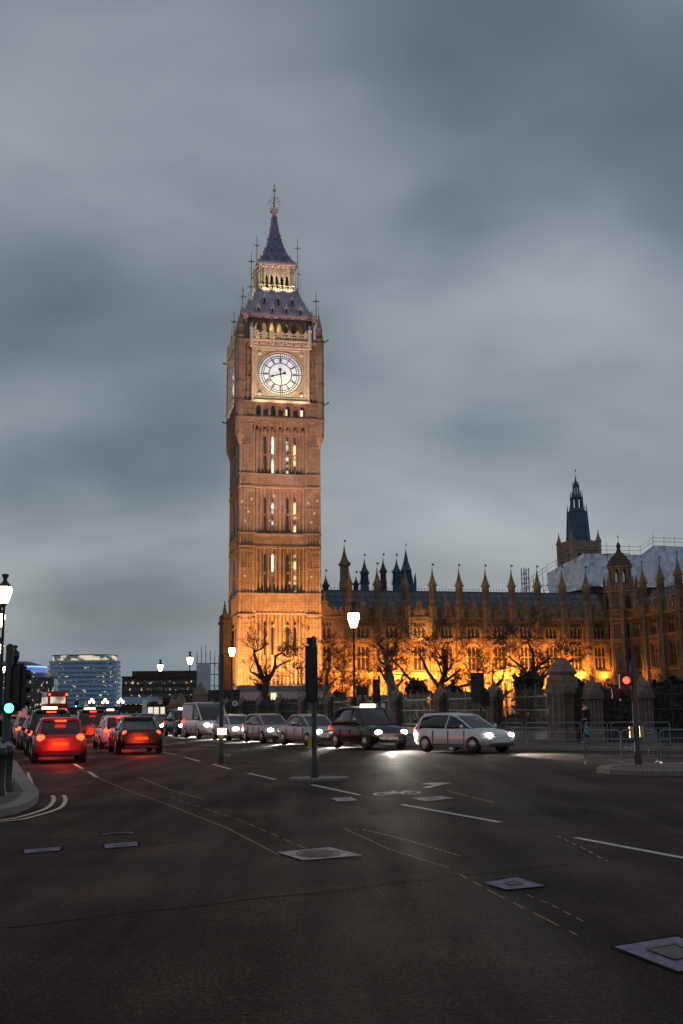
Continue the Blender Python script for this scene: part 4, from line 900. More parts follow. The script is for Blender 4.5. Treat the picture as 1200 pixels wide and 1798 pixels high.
for off in (0.28,0.50):            # double line round the kerb corner
    pts=[(x+off*0.9,y-off*0.55) for x,y in LK[1:5]]+[(x+off*1.05,y) for x,y in LK[5:9]]
    dense=[]
    for i in range(len(pts)-1):
        for t in range(4):
            p0=Vector(pts[max(i-1,0)]);p1=Vector(pts[i]);p2=Vector(pts[i+1]);p3=Vector(pts[min(i+2,len(pts)-1)]);u=t/4
            v=0.5*((2*p1)+(-p0+p2)*u+(2*p0-5*p1+4*p2-p3)*u*u+(-p0+3*p1-3*p2+p3)*u**3); dense.append(tuple(v))
    dense=[p for p in dense if p[1]<23.6]
    L_=inset(dense,0.04); R_=inset(dense,-0.04); mark('double_line',[[R_[i],R_[i+1],L_[i+1],L_[i]] for i in range(len(dense)-1)],'yline')
for a0 in (0.28,0.5): mark('double_line',[strip((-8.0+a0,27.4),(-9.6+a0*1.2,32.4),0.08)],'yline')
def trail_line(pts,wd=0.03,mat='trailline',dash=None):  # light-trail reflections on the asphalt, painted as thin coloured strips
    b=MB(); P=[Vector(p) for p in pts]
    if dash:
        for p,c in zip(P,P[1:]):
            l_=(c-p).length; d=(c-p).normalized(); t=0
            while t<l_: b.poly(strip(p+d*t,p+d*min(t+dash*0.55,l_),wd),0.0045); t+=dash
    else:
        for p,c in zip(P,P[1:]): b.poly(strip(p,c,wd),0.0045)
    structure(b.build('light_trail_mark',M[mat]))
trail_line([(0.0,16.51),(0.28,16.4),(0.85,14.97),(1.34,13.45)],0.03,dash=0.14); trail_line([(0.0,16.51),(0.22,15.6),(0.52,14.22),(1.13,12.44)],0.025,dash=0.1)
trail_line([(1.19,11.97),(1.39,10.74),(1.63,9.46),(1.75,8.81)],0.014,dash=0.5); trail_line([(1.67,10.66),(1.8,10.11),(1.92,9.27)],0.012,dash=0.3); trail_line([(2.84,15.39),(2.9,14.14),(2.92,12.85)],0.02,dash=0.4)
trail_line([(2.16,23.6),(2.42,22.2)],0.07,dash=0.2); trail_line([(2.46,22.0),(2.73,20.83)],0.07,dash=0.2)
trail_line([(-8.58,36.12),(-6.4,29.6),(-4.57,24.48),(-3.15,20.77),(-1.7,16.74),(-0.78,13.66)],0.018,'trailline'); trail_line([(-5.32,29.63),(-3.75,24.71),(-2.7,22.13)],0.025,'trailline'); trail_line([(-3.46,22.78),(-1.65,18.0),(-0.31,13.73)],0.016,'trailline',0.7)
b=MB(); b.poly([(-5.0,19.9),(-4.6,22.4),(-1.4,23.2),(-1.2,20.6)],0.0022); structure(b.build('asphalt_patch',M['patch']))
b=MB(); b.poly([(0.4,18.8),(3.8,18.0),(4.2,19.6),(0.8,20.3)],0.0022); structure(b.build('asphalt_patch',M['patch']))
rs=random.Random(12)
def seam(p,q,n=14):
    p,q=Vector(p),Vector(q); pts=[p.lerp(q,i/n)+Vector((rs.gauss(0,.03),rs.gauss(0,.03))) for i in range(n+1)]; b=MB()
    for a,c in zip(pts,pts[1:]): b.poly(strip(a,c,0.022+rs.random()*0.015),0.0030)
    structure(b.build('road_seam',M['seam']))
for p,q in (((-5.0,13.6),(1.2,16.9)),((-3.0,9.2),(2.4,12.6)),((1.2,16.9),(4.5,15.2)),((-4.2,17.4),(-0.6,19.2)),((-0.4,24.4),(4.6,22.6))): seam(p,q)
# turn arrow and cycle symbol, foreshortened like the others
mark('arrow_marking',[strip((1.75,24.7),(2.2,25.9),0.16),[(1.75,26.0),(2.0,26.45),(2.5,26.3),(2.1,25.6)]])
b=MB()
for cx,cy in ((0.80,23.2),(1.36,23.35)):
    o=el(cx,cy,0.20,0.42,R(-15),20); i_=el(cx,cy,0.14,0.32,R(-15),20)
    for k in range(20): j=(k+1)%20; b.poly([o[k],o[j],i_[j],i_[k]],0.004)
for p,q in (((0.80,23.2),(1.02,23.75)),((1.02,23.75),(1.28,23.8)),((1.28,23.8),(1.08,23.2)),((1.08,23.2),(0.80,23.2)),((1.08,23.2),(1.02,23.9)),((1.28,23.8),(1.36,23.35)),((1.25,24.0),(1.42,24.05))): b.poly(strip(p,q,0.06),0.0045)
structure(b.build('cycle_marking',M['line']))
# utility covers set in the road
def cover(label,quad,plate=None,mat='coverlilac'):
    c=Vector((sum(p[0] for p in quad)/4,sum(p[1] for p in quad)/4)); o=thing('utility_cover',label,'utility cover',(c.x,c.y,0),0,'utility covers in the road')
    q=[(p[0]-c.x,p[1]-c.y) for p in quad]; b=MB(); b.poly(q,0.006)
    b.build('surround',M[mat],o); b=MB()
    for i in range(4): b.poly(strip(q[i],q[(i+1)%4],0.03),0.0085+0.0004*i)
    b.build('frame',M['seam'],o)
    b=MB(); s_=plate or 0.4
    if plate==1:
        for rr,r2 in ((0.27,0.23),(0.2,0.03)):
            o1=el(0,0,rr,rr*1.35,0,20); o2=el(0,0,r2,r2*1.35,0,20)
            for k in range(20): b.poly([o1[k],o1[(k+1)%20],o2[(k+1)%20],o2[k]],0.012)
        for k in (-1,1): b.poly(strip((-0.2,0.1*k),(0.2,-0.14*k),0.035),0.015)
    else:
        w_=[(p[0]*s_,p[1]*s_) for p in q]; b.poly(w_,0.012)
        for i in range(4): b.poly(strip(w_[i],w_[(i+1)%4],0.025),0.016)
    b.build('lid',M['coverdark'],o); return o
cover('large pale square utility cover with round ribbed lid, mid foreground',[(-0.85,13.93),(-0.48,13.14),(0.24,13.54),(-0.18,14.39)],1,'cover')
cover('purplish square utility cover alone in the right foreground asphalt',[(1.34,11.39),(1.52,10.93),(1.95,11.14),(1.74,11.78)],0.28)
cover('biggest bluish utility cover cut by the right frame edge',[(1.9,8.39),(2.15,7.57),(2.62,8.02),(2.49,8.75)],0.42)
cover('small pale utility cover beside the white dashed line, nearest the island',[(-0.28,22.11),(-0.14,21.29),(0.28,21.5),(0.15,22.34)],0.2,'cover')
cover('pale utility cover just in front of the cycle symbol',[(1.26,21.93),(1.5,21.1),(2.11,21.82),(1.9,22.41)],0.3,'cover')
cover('lilac utility cover in the left foreground, right one of the front pair',[(-3.13,14.92),(-3.02,14.43),(-2.62,14.7),(-2.73,15.2)],0.35)
cover('lilac utility cover in the left foreground, left one of the front pair',[(-4.03,14.4),(-3.9,14.0),(-3.52,14.3),(-3.61,14.71)],0.35)
cover('thin lilac utility cover behind the front pair at left',[(-3.43,16.14),(-3.39,15.99),(-2.94,16.17),(-2.98,16.39)],0.5)
# ================================================================== fence of stone pillars and iron railings
FA=math.atan2(6.7,-2.27)
def pillar_proto():
    b=MB(); b.box(-0.42,0.42,-0.42,0.42,0,0.35); b.taper(-0.42,0.42,-0.42,0.42,0.35,0.5,0.78,0.78); b.box(-0.27,0.27,-0.27,0.27,0.5,2.2)
    for k in range(4):
        b.T=rotz(k*PI/2)
        for x in (-0.27,-0.1,0.1,0.27): b.box(x-0.05,x+0.05,-0.32,-0.26,0.5,1.95)
        b.slab([(-0.36,2.0),(0.36,2.0),(0.36,2.15),(0,2.68),(-0.36,2.15)],-0.37,-0.2); b.slab([(-0.16,2.05),(0.16,2.05),(0.0,2.42)],-0.40,-0.37)
        b.box(-0.4,0.4,-0.385,-0.25,1.93,2.0)
    b.T=Matrix(); b.taper(-0.3,0.3,-0.3,0.3,2.2,2.85,0.2,0.2); b.ball((0,0,2.88),0.09,5)
    return b.build('stone_pillar',M['pier'])
pp=None
FP=[(10.3-2.27*n,53+6.7*n) for n in range(12)]; RP=[(11.35,51.2),(13.35,50.2),(15.6,49.2),(18.0,48.2)]
ORD=['first','second','third','fourth','fifth','sixth','seventh','eighth','ninth','tenth','eleventh']
for n in range(1,12):
    lab='gothic stone fence pillar with pointed cap, %s to the left of the big domed pier'%ORD[n-1]
    if pp is None: pp=pillar_proto(); pp.location=(*FP[n],0.12); pp.rotation_euler=(0,0,FA-PI/2+R(8)); tag(pp,lab,'pillar','stone fence pillars')
    else: o=dup(pp,None,(*FP[n],0.12),FA-PI/2+R(8),lab)
for n,(x,y) in enumerate(RP[:3]):
    o=dup(pp,None,(x,y,0.12),R(10+5*n),'gothic stone fence pillar with pointed cap, %s to the right of the big domed pier'%ORD[n])
bp=thing('gate_pier','big octagonal stone gate pier with domed cap, tallest along the fence','pier',(10.25,52.6,0.12),R(12),'')
b=MB(); b.fru(8,0.78,0.78,0,0.4); b.fru(8,0.78,0.62,0.4,0.55); b.fru(8,0.58,0.58,0.55,2.75)
for i in range(8):
    b.T=rotz(2*PI*(i+.5)/8); b.box(0.55,0.66,-0.06,0.06,0.5,2.5)
    b.T=rotz(2*PI*i/8); 
    for x in (-0.12,0.08): b.box(x,x+0.04,-0.575,-0.52,0.55,2.2)
    if i%2==0: b.slab([(-0.33,2.2),(0.33,2.2),(0.33,2.35),(0,2.98),(-0.33,2.35)],-0.72,-0.5); b.slab([(-0.13,2.25),(0.13,2.25),(0,2.65)],-0.75,-0.72)
b.T=Matrix(); b.fru(8,0.66,0.66,2.1,2.2); b.build('shaft',M['pier'],bp)
b=MB(); b.lathe([(0.62,2.75),(0.60,3.05),(0.70,3.12),(0.72,3.22),(0.55,3.32),(0.47,3.5),(0.38,3.68),(0.24,3.8),(0.12,3.84),(0.02,3.86)],8,smooth=False); b.build('domed_cap',M['pier'],bp)

def railing(p,q,label,first=[None]):
    p,q=Vector(p),Vector(q); d=q-p; ln=d.length; a=math.atan2(d.y,d.x)
    b=MB(); n=int(ln/0.15)
    b.box(0.35,ln-0.35,-0.14,0.14,0,0.42)
    for z in (0.6,1.45,2.1): b.box(0.3,ln-0.3,-0.03,0.03,z-0.03,z+0.03)
    for i in range(n+1):
        x=0.4+(ln-0.8)*i/n; r_=0.014 if i%8 else 0.03; zt=2.35 if i%8 else 2.6; b.box(x-r_,x+r_,-r_,r_,0.42,zt); b.fru(4,0.035,0.004,zt,zt+0.16,x,0)
        if i%2 and i<n: b.fru(6,0.055,0.055,1.58,1.62,x,0)
    o=b.build('iron_railing',M['iron']); o.location=(p.x,p.y,0.12); o.rotation_euler=(0,0,a); tag(o,label,'railing','iron railings between the pillars')
for n in range(11): railing(FP[n],FP[n+1],'black spiked iron railing, %s panel left of the big domed pier'%ORD[n])
RR=[FP[0]]+RP
for n in range(4): railing(RR[n],RR[n+1],'black spiked iron railing, %s panel right of the big domed pier'%ORD[n])
# ================================================================== vegetation
def grow(b,lf,p,d,r,ln,lv,q,up=0.25,spread=0.75,nb=(2,4)):
    pts=[Vector(p)]; rad=[r]; n=4 if lv>1 else 3; d=Vector(d).normalized()
    for i in range(n):
        d=(d+Vector((q.gauss(0,0.22),q.gauss(0,0.22),q.gauss(0,0.18)+up*0.12))).normalized(); pts.append(pts[-1]+d*ln/n); rad.append(r*(1-0.55*(i+1)/n))
    b.tube(pts,rad,6 if r>0.07 else 3)
    if lv==0:
        for i in range(2): lf.append(pts[-1]+Vector((q.gauss(0,.12),q.gauss(0,.12),q.gauss(0,.12))))
        return
    for k in range(q.randint(*nb)):
        i=q.randint(1,n); a=q.uniform(0,2*PI); s_=Vector((math.cos(a),math.sin(a),q.uniform(-0.2,0.6))); nd=(d*(1-spread*0.5)+s_*spread).normalized()
        grow(b,lf,pts[i],nd,max(rad[i]*0.68,0.017),ln*q.uniform(0.55,0.8),lv-1,q,up,spread,nb)
def leaves(pts,size,q,mat,parent,frac=1.0,name='leaves'):
    b=MB()
    for p in pts:
        if q.random()>frac: continue
        a=Vector((q.gauss(0,1),q.gauss(0,1),q.gauss(0,1))).normalized(); c=a.cross(Vector((q.gauss(0,1),q.gauss(0,1),q.gauss(0,1)))).normalized(); s_=size*q.uniform(0.6,1.5)
        b.add([p-a*s_,p+c*s_*0.6,p+a*s_,p-c*s_*0.6],[(0,1,2,3)])
    return b.build(name,mat,parent)
def tree(label,loc,limbs,seed,lv=4,mat='bark',lfrac=0.7,lsize=0.09,group='bare trees behind the fence',r0=0.3,twl=2.0,nb=(2,4),per=4):
    q=random.Random(seed); o=thing('bare_tree',label,'tree',loc,0,group); b=MB(); c=MB(); lf=[]
    for li,(pts,rads) in enumerate(limbs):
        P=[Vector(p) for p in pts]; rads=[r_*0.74 for r_ in rads]; b.tube(P,rads,8)
        for kk in range(per):
            i=len(P)-1 if kk<2 else q.randint(max(1,len(P)-2),len(P)-1); a=q.uniform(0,2*PI); d0=(P[-1]-P[-2]).normalized()
            grow(c,lf,P[i],d0*0.6+Vector((math.cos(a),math.sin(a)*0.8,q.uniform(-0.1,0.8))),rads[min(i,len(rads)-1)]*0.55,twl*q.uniform(0.7,1.15),lv,q,0.25,0.75,nb)
    b.build('trunk',M[mat],o); c.build('crown',M['bark'],o)
    if lfrac>0: leaves(lf,lsize,q,M['leaf'],o,lfrac)
    return o
# 1: forked tree in front of the tower base
tree('forked bare tree with thick dark limbs before the lit tower base',(-7.6,110,0.1),[([(0,0,0),(0.05,0,1.5),(-0.1,0,3.0),(0.05,0,4.3)],[0.62,0.55,0.5,0.45]),([(0.0,0,4.2),(-0.5,0,5.2),(-0.85,0.1,6.2),(-1.15,0,7.1)],[0.36,0.28,0.24,0.2]),([(0.05,0,4.2),(0.6,0,5.0),(0.95,0,5.8),(0.95,0.1,6.8),(1.6,0,7.1),(2.2,-0.2,6.7)],[0.34,0.26,0.22,0.18,0.14,0.1]),([(0.9,0,5.6),(1.7,0.2,6.1),(2.6,0.1,6.4)],[0.16,0.11,0.07])],11,4,lfrac=0.15,lsize=0.05,twl=1.7)
# 2: pale leaning plane
tree('slim pale barked tree leaning among twigs right of the tower',(-2.0,100,0.1),[([(0,0,0),(0.15,0,1.8),(0.5,0,3.2),(0.55,0.1,4.6),(0.8,0,5.8)],[0.34,0.28,0.22,0.18,0.1]),([(0.5,0,3.2),(1.3,0.1,4.2),(2.0,0,4.6)],[0.14,0.1,0.05]),([(0.1,0,1.8),(-1.0,0.2,3.2),(-1.8,0,4.0)],[0.14,0.09,0.05])],23,4,'barkpale',0.25,0.055,twl=1.9)
tree('thicket of fine twigs beside the tall street lamp',(-0.2,96,0.1),[([(0,0,0),(0.1,0,1.5),(0.3,0,2.6)],[0.16,0.13,0.1]),([(0,0,0.8),(0.8,0,2.0),(1.4,0.2,3.0)],[0.12,0.09,0.06]),([(0,0,0.8),(-0.8,0,1.9),(-1.2,0.2,2.8)],[0.12,0.09,0.06])],31,4,'bark',0.14,0.06,twl=1.7,per=4)
# 3: pollarded trunk
tree('thick pollarded trunk with a bare stump top, few twigs',(3.9,88,0.1),[([(0,0,0),(0.05,0,1.6),(-0.1,0,3.0),(-0.15,0,4.0),(-0.45,0,5.0),(-0.65,0,6.2)],[0.6,0.52,0.46,0.4,0.3,0.24]),([(-0.1,0,2.9),(0.6,0,3.6),(0.9,0.2,4.4)],[0.2,0.13,0.08]),([(-0.1,0,3.0),(-0.5,0,3.8),(-0.62,0,4.3)],[0.28,0.24,0.2])],41,3,'barkpale',0.2,0.05,twl=1.3)
# 4, 5: broad crowns over the bright bays
tree('broad bare tree with low spreading limbs, left of the two wide crowns',(6.9,82,0.1),[([(0,0,0),(-0.1,0,1.2),(0.1,0,2.2),(0.2,0,3.4)],[0.55,0.48,0.42,0.34]),([(0.1,0,2.2),(-1.2,0,3.1),(-2.2,0.3,3.9),(-2.9,0.2,4.8)],[0.22,0.17,0.13,0.08]),([(0.2,0,3.3),(0.7,0,4.4),(0.5,0.2,5.6)],[0.26,0.2,0.12]),([(0.2,0,3.0),(-0.7,0,4.2),(-1.2,0.2,5.4)],[0.22,0.16,0.1]),([(0.1,0,2.4),(1.5,0,3.1),(2.9,0.2,3.4)],[0.22,0.16,0.1])],52,4,'bark',0.14,0.065,twl=1.9,per=4)
tree('broad twiggy tree with budding leaves right of the raised signal board',(10.6,81,0.1),[([(0,0,0),(0.1,0,1.4),(0.0,0,2.6)],[0.36,0.3,0.26]),([(0,0,2.5),(-1.1,0,3.4),(-1.7,0.2,4.6)],[0.17,0.12,0.07]),([(0,0,2.5),(0.9,0,3.6),(1.2,0.2,4.9)],[0.17,0.12,0.07]),([(0,0,2.0),(1.4,0.2,2.7),(2.4,0,3.4)],[0.15,0.1,0.06])],61,4,'bark',0.14,0.06,twl=1.8,per=4)
tree('wide bare tree with dark curling limbs behind the big domed pier',(13.1,78,0.1),[([(0,0,0),(0.1,0,1.5),(0.2,0,2.9),(0.1,0,4.0)],[0.42,0.36,0.32,0.26]),([(0.2,0,3.0),(-0.6,0,4.3),(-1.4,0.2,5.0)],[0.2,0.14,0.08]),([(0.1,0,4.0),(0.2,0.1,5.2),(-0.2,0,6.2)],[0.2,0.14,0.08]),([(0.1,0,2.2),(1.2,0,2.9),(1.9,0.2,2.3)],[0.18,0.13,0.08]),([(0.15,0,2.8),(1.2,0,4.0),(2.0,0.2,4.8)],[0.16,0.12,0.07])],72,4,'bark',0.14,0.06,twl=1.7,per=4)
# shrubs and hedge plants behind the railings
def bush(seed,w_,h_):
    q=random.Random(seed); o=thing('shrub','x','shrub'); b=MB(); lf=[]; 
    for i in range(9):
        a=q.uniform(0,2*PI); tx,ty=q.uniform(-w_,w_)*0.8,q.uniform(-0.5,0.5); b.tube([(tx*0.3,ty*0.3,0),(tx*0.7,ty*0.7,h_*0.4),(tx,ty,h_*q.uniform(0.7,0.95))],[0.05,0.035,0.015],4)
    for i in range(1500):
        t=q.random(); z=h_*t; rr=w_*(1.05-0.65*t**2)*(0.75+0.3*math.sin(5*t+seed)); x=q.uniform(-1,1)*rr; lf.append(Vector((x,q.uniform(-1,1)*rr*0.5,z+q.gauss(0,0.12)+0.2*math.sin(3*x+seed))))
    b.build('stems',M['bark'],o); leaves(lf,0.15,q,M['bush'],o,1.0,'foliage'); return o
bushes=[bush(3,1.9,2.5),bush(8,1.6,3.1),bush(14,2.2,2.2)]
bl_=[(11.0,57,'tallest dark shrub behind the railing left of the big domed pier'),(9.6,61,'rounded dark shrub behind the first railing panel left of the pier'),(7.6,67,'low dark shrub behind the second railing panel left of the pier'),(6.2,71.5,'pointed dark shrub behind the railing below the raised signal board'),(4.4,76,'dark shrub behind the railing at the foot of the broad tree'),(2.8,81,'dark shrub behind the railing beside the pollarded trunk'),(0.8,87,'dark shrub behind the railing below the tall street lamp'),(-1.0,92,'low dark shrub behind the railing below the thicket of twigs'),(-3.2,99,'dark shrub behind the railing under the tall centre signal board'),(-5.6,106,'low dark shrub behind the railing right of the forked tree'),(-8.6,114,'low dark shrub behind the railing at the foot of the forked tree'),(12.6,54.5,'dark leafy shrub behind the railing right of the big domed pier'),(15.0,54.0,'dark leafy shrub behind the railings near the right frame edge'),(17.4,53.0,'dark leafy shrub cut off by the right frame edge')]
for i,(x,y,lab) in enumerate(bl_):
    o=bushes[i] if i<3 else dup(bushes[i%3]); o.location=(x+0.6,y+0.9,0.05); o.rotation_euler=(0,0,FA+R(10*(i%3))); o['label']=lab; o['group']='dark shrubs behind the railings'; o.scale=(1.7,1.1,1.05 if i<6 or i>10 else 0.9)
# ================================================================== street lamps and signals
def lamp_post(label,loc,h,lit=True,group='tall lit street lamps',s=1.25,watt=None):
    o=thing('street_lamp',label,'street lamp',loc,0,group)
    b=MB(); b.lathe([(0.26,0),(0.26,0.5),(0.2,0.6),(0.17,1.4),(0.2,1.5),(0.11,1.6),(0.085,h*0.55),(0.065,h-0.75),(0.11,h-0.7),(0.08,h-0.62),(0.17*s,h-0.42*s),(0.12*s,h-0.40*s)],8); b.fru(8,0.13,0.13,h*0.5,h*0.5+0.1); b.build('pole',M['iron'],o)
    b=MB(); b.lathe([(0.14*s,h-0.42*s),(0.30*s,h+0.05*s),(0.31*s,h+0.22*s),(0.25*s,h+0.34*s)],8); b.build('lantern',M['lampglass'] if lit else M['glass'],o)
    b=MB(); b.lathe([(0.33*s,h+0.30*s),(0.28*s,h+0.36*s),(0.12*s,h+0.52*s),(0.07*s,h+0.62*s),(0.16*s,h+0.8*s),(0.13*s,h+0.86*s),(0.02,h+0.88*s)],8); b.build('lantern_cap',M['iron'],o); return o
lamp_post('tall lit street lamp in front of the palace, biggest glow at centre',(0.75,76,0.12),7.6,s=1.4)
lamp_post('lit street lamp before the left edge of the tower base',(-11.6,117,0.12),7.6)
lamp_post('lit street lamp midway over the low dark building, beside the scaffold',(-19.0,139,0.12),7.7)
lamp_post('lit street lamp with a round speed limit sign on its pole',(-25.6,157,0.0),7.7)
lamp_post('lit street lamp at the left frame edge, topmost and nearest of four',(-18.3,60,0.12),7.9,group='lamps along the left pavement')
lamp_post('lit street lamp at the left frame edge, second from the top',(-23.75,77,0.12),7.9,group='lamps along the left pavement')
lamp_post('lit street lamp at the left frame edge, third from the top',(-34.4,112,0.12),7.9,group='lamps along the left pavement')
lamp_post('lit street lamp at the left frame edge, lowest of four',(-49.8,164,0),7.9,group='lamps along the left pavement')
lamp_post('unlit lantern lamp post behind the left traffic signal',(-29.3,100,0.12),6.4,False,group='lamps along the left pavement')
def bridge_lamp(label,loc,h=4.2):
    o=thing('bridge_lamp',label,'bridge lamp',loc,0,'triple globe lamps on the bridge'); b=MB(); b.lathe([(0.4,0),(0.4,0.8),(0.18,1.0),(0.1,h-0.9),(0.14,h-0.8),(0.06,h+0.2)],8)
    for sx in (-1,1): b.tube([(0,0,h-0.9),(sx*0.5,0,h-0.8),(sx*0.62,0,h-0.35)],0.05,5)
    b.build('post',M['iron'],o)
    for x,z in ((-0.62,h-0.1),(0.62,h-0.1),(0,h+0.55)): g=MB(); g.ball((x,0,z),0.36,8); g.build('globe',M['globe'],o)
bridge_lamp('triple globe bridge lamp, rightmost and nearest the low dark building',(-59.3,300,0)); bridge_lamp('triple globe bridge lamp, middle one of three',(-64.5,305,0)); bridge_lamp('triple globe bridge lamp, leftmost and dimmest of three',(-76,340,0),4.6)
def sig_head(o,x,z,w_=0.24,h_=0.85,yaw=0,lit=None,face=-1,name='signal_head',board=0.0):
    hd=MB(); hd.box(-w_/2,w_/2,-0.1,0.1,-h_/2,h_/2)
    if board: hd.box(-w_/2-board,w_/2+board,0.02,0.05,-h_/2-board,h_/2+board)
    n=max(1,int(h_/0.27))
    for i in range(n):
        z0=h_/2-0.16-i*(h_-0.05)/n; hd.tube([(0,-0.1,z0),(0,-0.26,z0-0.02)],0.105,8)
    p=hd.build(name,M['black'],o,(x,0,z)); p.rotation_euler=(0,0,yaw)
    if lit:
        g=MB(); z0=h_/2-0.16-lit[1]*(h_-0.05)/n; g.tube([(0,-0.262,z0-0.02),(0,-0.272,z0-0.02)],0.10,10,False); g.build('signal_lens',M[lit[0]],p)
    return p
def pole(o,h,r=0.055,mat='iron',x=0):
    b=MB(); b.lathe([(r*1.5,0),(r*1.5,0.3),(r,0.35),(r,h),(r*0.4,h+0.04)],8,x,0); return b.build('pole',M[mat],o)
# left foreground signal on the kerb
o=thing('traffic_signal','left foreground traffic signal with green lens lit and black heads','traffic signal',(-7.15,24.0,0.125),0,'traffic signals'); pole(o,2.98,0.085)
sig_head(o,0.22,2.1,0.22,0.9,R(150),board=0.05); sig_head(o,-0.24,2.0,0.22,0.9,R(200)); sig_head(o,0.11,1.68,0.2,0.32,0,('green_sig',0)); b=MB(); b.box(-0.24,-0.1,-0.14,0.0,0.62,0.98); b.build('push_button_box',M['yellow'],o)
b=MB(); b.tube([(0.02,0,2.45),(0.26,0,2.35)],0.02,4); b.tube([(0.02,0,1.9),(0.24,0,1.85)],0.02,4); b.build('bracket',M['black'],o)
# centre signal seen from behind, tall black backing board
o=thing('traffic_signal','tall black signal board seen from behind on the small centre island','traffic signal',(-0.72,27.8,0.06),0,'traffic signals'); pole(o,3.4,0.07)
sig_head(o,-0.06,2.5,0.2,1.3,R(180),board=0.05); b=MB(); b.box(-0.17,-0.02,-0.06,0.09,3.24,3.40); b.lathe([(0.05,3.1),(0.05,3.3)],6,-0.09,0); b.build('detector',M['black'],o); b=MB(); b.box(-0.155,-0.06,-0.1,0.1,0.72,1.0); b.build('push_button_box',M['yellow'],o)
# signal with two white plates
o=thing('traffic_signal','black signal on thin pole with two small white plates under it','traffic signal',(1.98,61.8,0.12),0,'traffic signals'); pole(o,3.35,0.06)
sig_head(o,-0.2,2.55,0.3,1.25,R(175)); 
for x in (-0.2,0.19): b=MB(); b.box(x-0.11,x+0.11,-0.03,0.0,1.08,1.86); b.build('white_plate',M['white'],o)
# hooded signal seen side on
o=thing('traffic_signal','squat black hooded signal seen side on beside the tall street lamp','traffic signal',(1.05,62.5,0.12),0,'traffic signals'); pole(o,2.4,0.05); b=MB(); b.prism([(-0.33,-0.15),(0.2,-0.15),(0.34,0.0),(0.2,0.15),(-0.33,0.15)],2.32,2.82); b.build('signal_head',M['black'],o); b=MB(); b.box(-0.62,-0.3,-0.12,0.12,0,2.2); b.build('control_cabinet',M['black'],o)
# raised board right of centre
o=thing('traffic_signal','wide tilted black signal board in front of the bright palace bays','traffic signal',(6.7,55.2,0.12),0,'traffic signals'); pole(o,3.1,0.07); sig_head(o,-0.1,2.55,0.5,1.3,R(165),board=0.08); sig_head(o,0.22,2.0,0.5,0.7,R(195)); sig_head(o,0.12,0.62,0.26,0.3,0,('amber',0)); b=MB(); b.tube([(0,0,2.2),(0.2,0,2.1)],0.03,4); b.tube([(0,0,2.6),(-0.4,0,2.5)],0.03,4); b.build('bracket',M['black'],o)
# right signal showing red
o=thing('traffic_signal','traffic signal showing red in front of the shadowed wing','traffic signal',(8.12,31.4,0.13),0,'traffic signals'); pole(o,2.82,0.075)
sig_head(o,-0.27,2.1,0.26,0.72,0,('red_sig',0)); b=MB(); b.box(-0.62,-0.1,-0.04,0.06,1.78,2.06); b.box(-0.56,-0.36,-0.05,-0.04,1.9,1.94); b.build('louvred_sign',M['black'],o)
for x in (-0.14,0.14): b=MB(); b.box(x-0.05,x+0.05,-0.08,0.08,0.72,1.02); b.build('push_button_box',M['yellow'],o)
b=MB(); b.tube([(0,0,2.2),(-0.2,0,2.2)],0.025,4); b.tube([(0,0,1.95),(-0.2,0,1.95)],0.025,4); b.build('bracket',M['black'],o)
lamp('signal_glow','POINT',(-0.27,-0.5,2.25),6,(1.0,0.12,0.03),o,size=0.1)
# thin black pole left of centre
o=thing('signal_post','thin black post left of centre with a small lit box low down','post',(-4.0,37,0.0)); pole(o,3.5,0.075); b=MB(); b.box(-0.1,0.16,-0.14,0.0,0.92,1.12); b.build('lit_box',M['amber'],o); b=MB(); b.box(-0.13,0.19,-0.13,0.03,1.12,1.16); b.build('box_hood',M['black'],o)
# far green signals
for x,lab in ((-40.5,'far green traffic signal on the bridge approach, left of two'),(-37.9,'far green traffic signal on the bridge approach, right of two')):
    o=thing('traffic_signal',lab,'traffic signal',(x,160,0),0,'traffic signals'); pole(o,3.3,0.09); sig_head(o,0,2.6,0.5,1.2,0,('green_sig',2))
# speed limit sign
o=thing('speed_sign','round white speed limit sign with a red ring reading 20','road sign',(-22.75,140,0)); pole(o,3.2,0.05); b=MB(); b.tube([(0,-0.06,2.8),(0,-0.09,2.8)],0.36,20,False); b.build('sign_disc',M['white'],o)
b=MB()
for i in range(24):
    a0,a1=2*PI*i/24,2*PI*(i+1)/24; b.add([(r_*math.sin(a),-0.095,2.8+r_*math.cos(a)) for r_,a in ((0.27,a0),(0.37,a0),(0.37,a1),(0.27,a1))],[(3,2,1,0)])
M['signred']=flat('sign_red',(0.5,0.03,0.03),0.5,var=0.05); b.build('red_ring',M['signred'],o); text_mesh('numerals','20',0.36,M['black'],o,(0,-0.1,2.8),(PI/2,0,0))
o=thing('round_sign','small pale blue round sign low on the pole before the tower','road sign',(-9.9,103,0)); pole(o,2.6,0.04); b=MB(); b.tube([(0,-0.05,2.3),(0,-0.08,2.3)],0.26,14,False); b.build('sign_disc',M['white'],o); b=MB(); b.tube([(0,-0.085,2.3),(0,-0.09,2.3)],0.13,12,False); M['signblue']=flat('sign_blue',(0.05,0.25,0.3),0.5); b.build('sign_centre',M['signblue'],o)
# bollards by the left kerb
def bollard(label,loc):
    o=thing('bollard',label,'bollard',loc,0,'bollards on the left kerb'); b=MB(); b.lathe([(0.13,0),(0.13,0.12),(0.11,0.15),(0.105,0.72),(0.125,0.76),(0.125,0.82),(0.105,0.85),(0.10,0.9)],12); b.build('shaft',M['iron'],o); b=MB(); b.lathe([(0.10,0.9),(0.09,0.93),(0.05,0.97),(0.01,0.985)],12); b.build('cap',M['galv'],o)
bollard('black iron bollard cut by the left frame edge',(-6.62,21.9,0.125)); bollard('black iron bollard at the kerb corner beside the left signal pole',(-6.83,23.1,0.125))
